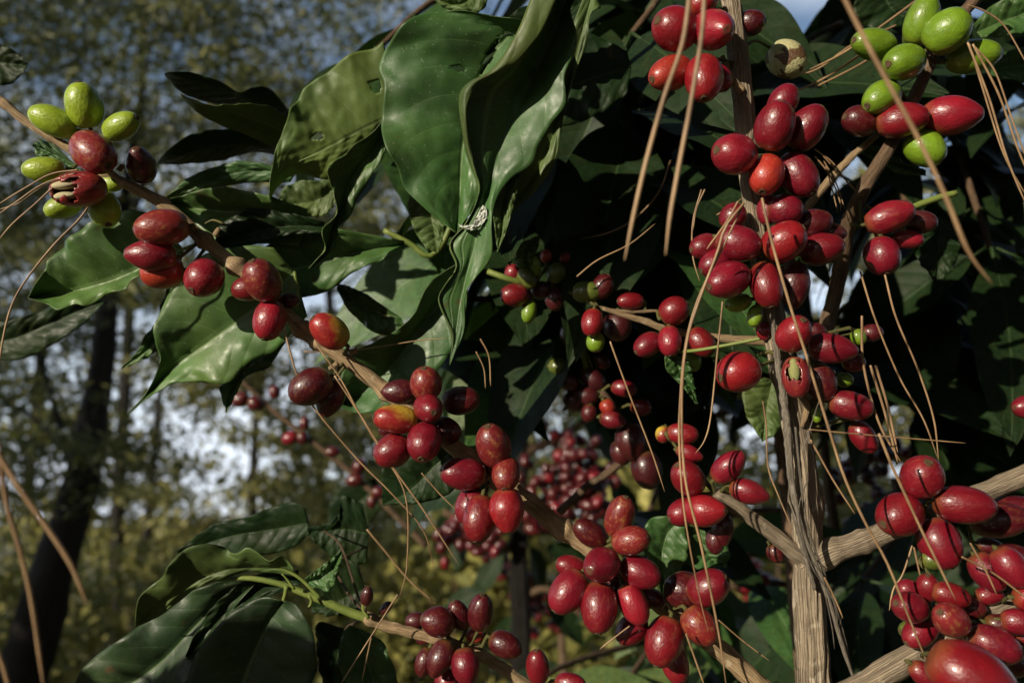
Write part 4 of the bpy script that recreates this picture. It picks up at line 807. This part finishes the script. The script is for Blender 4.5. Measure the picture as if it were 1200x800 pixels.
leafy_shrub('dark leafy coffee shrub filling the middle behind the shaded cherries', (935, 260, .85),
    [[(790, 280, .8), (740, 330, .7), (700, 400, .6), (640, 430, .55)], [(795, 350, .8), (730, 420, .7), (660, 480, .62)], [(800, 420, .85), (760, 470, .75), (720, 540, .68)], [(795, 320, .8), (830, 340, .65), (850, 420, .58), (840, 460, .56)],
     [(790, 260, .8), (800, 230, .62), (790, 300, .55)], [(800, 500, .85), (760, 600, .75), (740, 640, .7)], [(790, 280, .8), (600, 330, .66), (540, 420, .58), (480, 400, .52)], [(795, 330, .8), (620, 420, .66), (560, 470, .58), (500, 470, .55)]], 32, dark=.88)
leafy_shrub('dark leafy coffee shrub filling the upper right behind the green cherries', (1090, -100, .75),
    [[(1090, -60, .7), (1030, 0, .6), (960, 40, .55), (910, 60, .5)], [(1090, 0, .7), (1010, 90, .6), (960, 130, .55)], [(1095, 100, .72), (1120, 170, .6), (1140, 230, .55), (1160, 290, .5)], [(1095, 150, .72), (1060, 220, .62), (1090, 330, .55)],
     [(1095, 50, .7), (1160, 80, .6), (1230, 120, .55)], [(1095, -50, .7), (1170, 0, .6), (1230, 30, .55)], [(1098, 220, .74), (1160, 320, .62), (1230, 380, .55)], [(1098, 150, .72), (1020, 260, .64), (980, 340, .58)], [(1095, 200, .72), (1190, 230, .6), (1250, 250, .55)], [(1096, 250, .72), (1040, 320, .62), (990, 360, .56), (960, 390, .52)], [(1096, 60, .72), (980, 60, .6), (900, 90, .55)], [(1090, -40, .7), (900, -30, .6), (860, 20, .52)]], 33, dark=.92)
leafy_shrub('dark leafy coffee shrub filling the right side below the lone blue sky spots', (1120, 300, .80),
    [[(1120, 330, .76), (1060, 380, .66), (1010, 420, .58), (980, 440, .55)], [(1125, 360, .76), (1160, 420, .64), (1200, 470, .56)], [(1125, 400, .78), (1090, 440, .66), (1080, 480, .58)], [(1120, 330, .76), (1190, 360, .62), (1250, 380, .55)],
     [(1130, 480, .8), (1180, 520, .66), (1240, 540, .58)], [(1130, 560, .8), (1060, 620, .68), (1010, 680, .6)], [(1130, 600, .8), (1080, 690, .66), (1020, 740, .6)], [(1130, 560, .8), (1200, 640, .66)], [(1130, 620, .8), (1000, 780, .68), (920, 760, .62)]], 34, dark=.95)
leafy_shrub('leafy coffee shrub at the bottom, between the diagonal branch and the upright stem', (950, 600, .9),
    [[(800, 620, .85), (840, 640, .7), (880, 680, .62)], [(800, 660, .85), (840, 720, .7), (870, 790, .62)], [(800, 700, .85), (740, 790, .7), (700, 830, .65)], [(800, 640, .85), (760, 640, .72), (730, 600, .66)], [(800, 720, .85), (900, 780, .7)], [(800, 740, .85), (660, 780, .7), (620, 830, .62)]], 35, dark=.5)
tl = thing('leafy_shoot', P(-120, 200, .5), 'stray coffee shoot at the left edge with two dark leaves', 'coffee shoot')
wood('stem', tl, [(-120, 200, .5), (-100, 150, .45), (-60, 60, .42), (-30, 40, .42)], .42, [8, 6, 5], M_dtwig, 20, 8); wood('stem', tl, [(-120, 200, .5), (-100, 300, .48), (-20, 380, .45)], .42, [8, 6, 5], M_dtwig, 20, 8)
Lf([[(-60, 40), (-30, 40), (0, 52), (20, 62), (32, 74)], [(-60, 60), (-20, 70), (10, 75), (32, 76)], [(-60, 90), (-30, 100), (0, 102), (20, 92), (32, 78)]], .42, tl, dd=[0, .003, 0], mat=M_topd, seed=91)
Lf([[(-40, 370), (10, 376), (52, 361), (90, 352), (118, 352)], [(-40, 400), (10, 398), (60, 378), (120, 353)], [(-40, 420), (0, 422), (31, 419), (87, 388), (122, 354)]], .44, tl, dd=[0, .003, 0], mat=M_topd, seed=92)

# ================================================================== PLANTS AROUND THE VIEWER (they shade the hollows)
def plant_xyz(label, foot, top, twigs, seed, ln, name='coffee_shrub'):
    rng = np.random.RandomState(seed); t = thing(name, Vector(foot), label, 'coffee shrub')
    ps = spline([top, ((foot[0]+top[0])/2+.02, (foot[1]+top[1])/2, (foot[2]+top[2])/2), foot], 50); tube('trunk', ps, np.linspace(.006, .02, 50), M_dtwig, t, 10, rough=.1)
    up = Vector((0, 0, 1)); n = 0
    for q in twigs:
        p = spline(q, 30); tube('branch', p, np.linspace(.005, .002, 30), M_dtwig, t, 7, rough=.1, seed=n)
        for i in range(1, 9):
            j = int(i*29/8); T_ = Vector(p[j]-p[j-1]).normalized(); side = T_.cross(up).normalized()
            for sgn in (-1, 1):
                if n >= 98: break
                dr = side*sgn+T_*.5+up*rng.uniform(-.6, .1)+Vector(rng.randn(3)*.15)
                place_leaf(t, Vector(p[j]), dr, up*.6+Vector((-.6, -.5, .3))+Vector(rng.randn(3)*.2), rng.uniform(*ln), rng, [0, 1, 2, 4, 5]); n += 1
    return t
plant_xyz('added low coffee shrub left of the viewer, unseen, blocking sun from the lower leaves', (-.72, -.08, 0), (-.62, -.02, 1.62),  # added out of view to block sun from the lower left leaves
    [[(-.64, 0, 1.57), (-.56, .04, 1.625), (-.465, .065, 1.65)], [(-.64, 0, 1.5), (-.52, .05, 1.56), (-.40, .08, 1.58)], [(-.66, -.03, 1.4), (-.52, 0, 1.46), (-.42, .02, 1.48)], [(-.62, 0, 1.55), (-.7, .1, 1.62), (-.74, .22, 1.64)], [(-.66, 0, 1.46), (-.8, .05, 1.55), (-.86, .15, 1.58)], [(-.62, 0, 1.6), (-.6, -.1, 1.66), (-.52, -.16, 1.68)]], 51, (.12, .16))
def added_shade_tree():  # unseen crown added overhead to cut sky light in the hollows
    rng = np.random.RandomState(8); foot = (1.3, -.9, 0)
    t = thing('added_shade_tree', Vector(foot), 'added unseen tree behind the viewer, its crown keeping sky light off the coffee', 'tree')
    ps = spline([(1.25, -.85, 3.6), (1.3, -.9, 1.8), foot], 40); tube('trunk', ps, np.linspace(.05, .09, 40), M_bark, t, 14, rough=.08)
    c = []
    for _ in range(170):
        x, y = rng.uniform(-2.4, 2.8), rng.uniform(-2.3, .9); c.append((x, y, rng.uniform(2.8, 3.5)+max(0, y)*.9))
    for k in range(10):
        q = c[k*7]; tube('limb', spline([(1.27, -.87, 3.0), ((1.27+q[0])/2, (q[1]-.87)/2, 3.25), q], 14), np.linspace(.03, .008, 14), M_bark, t, 7, rough=.1, seed=k)
    V, Fc, var = clump_leaves(c, 90, (.24, .24, .12), .15, 2.0, 9, .0); centred('crown', V, Fc, M_fol1, t, None, False, var)
added_shade_tree()
def wood_tree(x, y, h, rad, seed, label):
    rng = np.random.RandomState(seed); t = thing('forest_tree', Vector((x, y, 0)), label, 'tree', 'trees of the wood around the viewer')
    ps = spline([(x+.2, y, h*.85), (x-.05, y+.1, h*.4), (x, y, 0)], 30); tube('trunk', ps, np.linspace(.04, .13, 30), M_bark, t, 12, rough=.1, seed=seed)
    c = []
    for _ in range(90):
        a = rng.rand()*6.28; zz = rng.rand(); r_ = rad*math.sqrt(rng.rand())*(1-.35*zz); c.append((x+math.cos(a)*r_, y+math.sin(a)*r_, .5+zz*(h-.5)))
    for k in range(8): q = c[k*9]; tube('limb', spline([(x, y, q[2]*.7+.2), ((x+q[0])/2, (y+q[1])/2, q[2]*.9+.2), q], 10), np.linspace(.03, .008, 10), M_bark, t, 6, seed=k)
    V, Fc, var = clump_leaves(c, 60, (.42, .42, .28), .26, 1.9, seed); V[:, 2] = np.maximum(V[:, 2], .05); centred('crown', V, Fc, M_fol2, t, None, False, var)
for i_, (x, y, h, r_, lb) in enumerate([(-2.0, -6.6, 7.5, 1.9, 'bushy tree straight behind the viewer, nearest the low sun'), (1.4, -5.6, 8, 2.2, 'tall bushy tree behind the viewer, left of its broad neighbour'), (4.6, -4.8, 8, 2.3, 'broad bushy tree behind the viewer to the right'),
        (6.6, -1.6, 8, 2.2, 'bushy tree level with the viewer, outside the picture to the right'), (7.0, 2.2, 8, 2.0, 'bushy tree outside the picture on the right, beside the hollow'), (-3.6, -9.5, 9, 2.0, 'far bushy tree behind the viewer close to the low sun'), (3.2, -9.5, 10, 2.6, 'far tall tree behind the viewer on the right'),
        (-7.4, -.9, 7, 1.9, 'bushy tree outside the picture to the left, level with the viewer')]):
    wood_tree(x, y, h, r_, 70+i_, lb)
# ================================================================== DRY VINE AND PINE NEEDLES
def strand(name, th, pts, d, wpx, mat=M_needle, n=40):
    path = pxpath(pts, d, n); dd_ = np.linspace(0, 1, n)
    r = np.array([wpx*.76/2/F*d]*n)*np.interp(dd_, [0, .05, .85, 1], [.9, 1, .85, .25])
    tube(name, path, r, mat, th, 8, rough=.04)
v = thing('dead_vine', P(1006, 805, .318), 'grey dead vine lying against the upright stem down to the bottom edge', 'vine')
strand('vine_stem', v, [(924, 500), (928, 560), (940, 620), (958, 665), (975, 715), (990, 765), (1006, 810)], .312, 8, M_vine)
strand('vine_stem', v, [(932, 500), (938, 560), (947, 620), (966, 672), (985, 730), (1002, 800)], .3135, 4, M_vine)
tendr = [[(947, 560), (936, 600), (950, 660), (975, 700), (983, 735), (986, 722)], [(940, 530), (960, 470), (962, 480)], [(930, 640), (960, 668), (975, 700)], [(968, 700), (975, 735), (978, 760)]]
for q in tendr: strand('tendril', v, q, .311, 2, M_vine, 24)
G_F = 'dry pine needles caught in the coffee'
def needle(label, strands, group=G_F):
    f = strands[0][0][0]; dd0 = strands[0][1]; t = thing('pine_needle', P(f[0], f[1], f[2] if len(f) > 2 else dd0), label, 'pine needle', group)
    for pts, d, wd in strands: strand('needle', t, pts, d, wd)
needle('thick blurred orange needle slanting down across the green cherries at the top right', [([(980, -20), (1018, 55), (1045, 105), (1080, 170), (1110, 235), (1135, 295), (1163, 333)], .20, 8)])
needle('left one of the two thick needles hanging from the top right of the folded leaf', [([(810, -20), (800, 50), (778, 115), (757, 190), (742, 255), (732, 305)], .215, 7.5)])
needle('right one of the two thick needles hanging below the topmost red cherries', [([(826, -10), (822, 45), (808, 130), (796, 193), (785, 255), (780, 299)], .215, 7.5)])
needle('bright blurred needle at the lower left slanting right to a blunt tip', [([(-6, 525), (25, 575), (60, 625), (85, 665), (102, 708)], .19, 8)])
needle('bright blurred needle at the lower left running down to the bottom edge', [([(-2, 520), (8, 590), (25, 650), (38, 710), (52, 810)], .19, 7), ([(-12, 740), (2, 775), (12, 810)], .19, 7)])
needle('thin curved needle drooping from under the torn-open cherry to the left edge', [([(103, 243), (92, 258), (65, 285), (35, 322), (15, 355), (3, 400), (-6, 470)], .31, 3.4)])
needle('tuft of four thin needles spreading left from the torn-open cherry', [([(92, 199), (60, 204), (30, 220), (-6, 242)], .308, 2.6), ([(88, 203), (50, 216), (20, 236), (-6, 254)], .308, 2.6), ([(80, 206), (45, 222), (22, 238), (-6, 247)], .309, 2.2), ([(70, 212), (40, 240), (15, 262), (-4, 284)], .308, 2.6)])
needle('long bundle of needles hanging from the upright stem down to the bottom edge', [([(872, 238), (850, 266), (841, 295), (822, 345), (805, 400), (799, 470), (803, 560), (822, 640), (842, 740), (852, 810)], .29, 4.5), ([(869, 244), (842, 300), (818, 350), (803, 405), (797, 470), (796, 520), (802, 600), (818, 690), (830, 740)], .291, 3.4), ([(865, 236), (850, 262), (828, 292)], .29, 3)])
needle('very long thin needle crossing the upright stem and running to the bottom right', [([(893, 232), (905, 285), (925, 355), (945, 417), (970, 498), (990, 560), (1015, 614), (1040, 660), (1064, 720), (1098, 805)], .285, 4.6)])
needle('slanting needle lying over the four-cherry cluster on the right fork', [([(1030, 508), (1045, 545), (1061, 580), (1082, 625), (1106, 674), (1120, 703)], .28, 4.6)])
needle('left long thin needle hanging below the upper right cherries', [([(1008, 318), (1026, 375), (1054, 442), (1082, 491), (1099, 537)], .33, 3.2)])
needle('right long thin needle hanging from the lowest cherry of the upper right cluster', [([(1037, 322), (1050, 372), (1075, 431), (1094, 490), (1100, 540)], .33, 3.4)])
needle('bundle of three stout needles right of the pair of glossy cherries', [([(1010, 370), (1012, 428), (1030, 495), (1056, 542)], .318, 4.2), ([(1020, 428), (1038, 487), (1052, 542)], .318, 4.2), ([(1026, 428), (1040, 475), (1052, 530)], .317, 4.2)])
needle('thin straight needle lying level across the dark hollow right of the stem', [([(948, 503), (1000, 508), (1060, 513), (1132, 519)], .31, 2.4)])
needle('thin needle dangling left of the large round cherry with a hooked end', [([(847, 352), (840, 420), (833, 487), (826, 515), (815, 531)], .31, 3)])
needle('thin needle slanting through the darkest hollow in the middle', [([(715, 400), (737, 460), (764, 530), (779, 576)], .32, 3)])
needle('long thin needle sweeping from under the twin dark cherries to the lower middle', [([(333, 386), (349, 442), (370, 480), (419, 538), (457, 576), (496, 621), (509, 667)], .318, 3)])
needle('pair of needles hanging from the branch node and crossing below the yellow-red cherry', [([(368, 400), (398, 442), (421, 484), (445, 526), (475, 580), (477, 660), (468, 700)], .316, 2.8), ([(392, 440), (425, 490), (461, 548), (496, 597), (538, 662)], .316, 3)])
needle('short needle below the cherry pair left of the mottled one', [([(494, 554), (515, 578), (534, 597)], .305, 2.4)])
needle('thin dark needle lying level across the bright-veined leaf', [([(356, 412), (400, 412), (440, 407), (490, 399), (526, 396)], .352, 2)])
needle('reddish needles crossing at the joint of the lower green shoot', [([(466, 696), (440, 737), (398, 803)], .34, 2.2), ([(435, 747), (430, 770), (424, 798)], .34, 2.4)])
needle('thin needle curving down left beside the two thick hanging needles', [([(786, 188), (772, 225), (745, 255), (715, 272), (680, 280)], .40, 2.6)])
needle('thin needle slanting up right over the pale shaded leaf in the middle', [([(676, 324), (700, 305), (738, 286), (768, 262)], .36, 2.6)])
needle('tuft of brown needles hanging at the right edge below the green cherries', [([(1134, 50), (1159, 115), (1180, 185), (1206, 248)], .30, 3.6), ([(1140, 52), (1170, 110), (1192, 172), (1210, 215)], .30, 3.6), ([(1136, 52), (1152, 105), (1176, 180), (1204, 232)], .302, 3), ([(1143, 56), (1166, 84), (1186, 140), (1206, 195)], .301, 3)])
needle('thin needle arching from the top right corner over the right edge', [([(1134, 6), (1155, 14), (1178, 32), (1206, 80)], .31, 2.6)])
needle('bundle of brown needles behind the leftmost green cherry', [([(1078, -2), (1030, 33), (987, 63), (940, 86)], .375, 4), ([(1040, 40), (1000, 70), (960, 95), (925, 110)], .38, 4), ([(1050, 30), (1000, 52), (960, 80), (930, 90)], .385, 3.4), ([(1030, 62), (1000, 80), (950, 105)], .38, 3.4)])
needle('small brush of short needles beside the gap of sky under the dark cherry', [([(955, 175), (975, 190), (990, 210), (1006, 228)], .36, 2.6), ([(955, 183), (972, 205), (984, 235), (985, 248)], .36, 2.6), ([(965, 188), (980, 215), (990, 245)], .361, 2.2), ([(962, 180), (985, 205), (1003, 222)], .359, 2.2), ([(968, 195), (976, 225), (982, 250)], .361, 2)])
needle('needle crossing behind the peeling bark to the right fork', [([(950, 515), (975, 560), (1002, 602)], .315, 3.2)])
needle('needle ending at the left side of the fork', [([(894, 470), (898, 500), (900, 546), (912, 580), (929, 620)], .312, 2.6)])
needle('short curved needle beside the stem just above the bottom edge', [([(966, 676), (978, 700), (988, 724)], .305, 3)])
needle('forked short needles hanging under the right fork', [([(1069, 639), (1058, 672), (1047, 690), (1042, 715)], .31, 3), ([(1071, 641), (1080, 680), (1091, 714)], .31, 3)])
needle('short pale needle over the cherries at the right edge', [([(1137, 636), (1155, 668), (1168, 696)], .285, 3)])
needle('straw-coloured needle pointing to the right edge above the low branch', [([(1127, 652), (1165, 672), (1206, 703)], .29, 3.4)])
needle('short needle stub below the lowest big cherry cluster', [([(738, 733), (722, 745), (703, 760)], .31, 2.6)])
needle('needle leaving the bottom edge below the last cherry of the diagonal branch', [([(804, 742), (814, 770), (826, 804)], .30, 3.4)])
needle('thin dark needle running right from the diagonal branch', [([(842, 726), (870, 750), (902, 774)], .31, 2.4)])
needle('long thin dark stalk crossing the yellow-green patch right of the lower shoot', [([(430, 620), (455, 650), (480, 680), (512, 708)], .40, 3)])
needle('pair of bent needles in the dark right of the bright-veined leaf', [([(563, 397), (573, 418), (575, 452)], .36, 2.6), ([(558, 412), (567, 432), (569, 455)], .36, 2.2)])
needle('thin needle behind the stem left of the small green cherry', [([(822, 222), (812, 260), (812, 300), (820, 330)], .35, 2.6)])
needle('needle tips behind the hanging bundle left of the red cherries', [([(826, 222), (816, 245), (812, 270)], .35, 2.6), ([(840, 252), (865, 236), (872, 230)], .34, 2)])
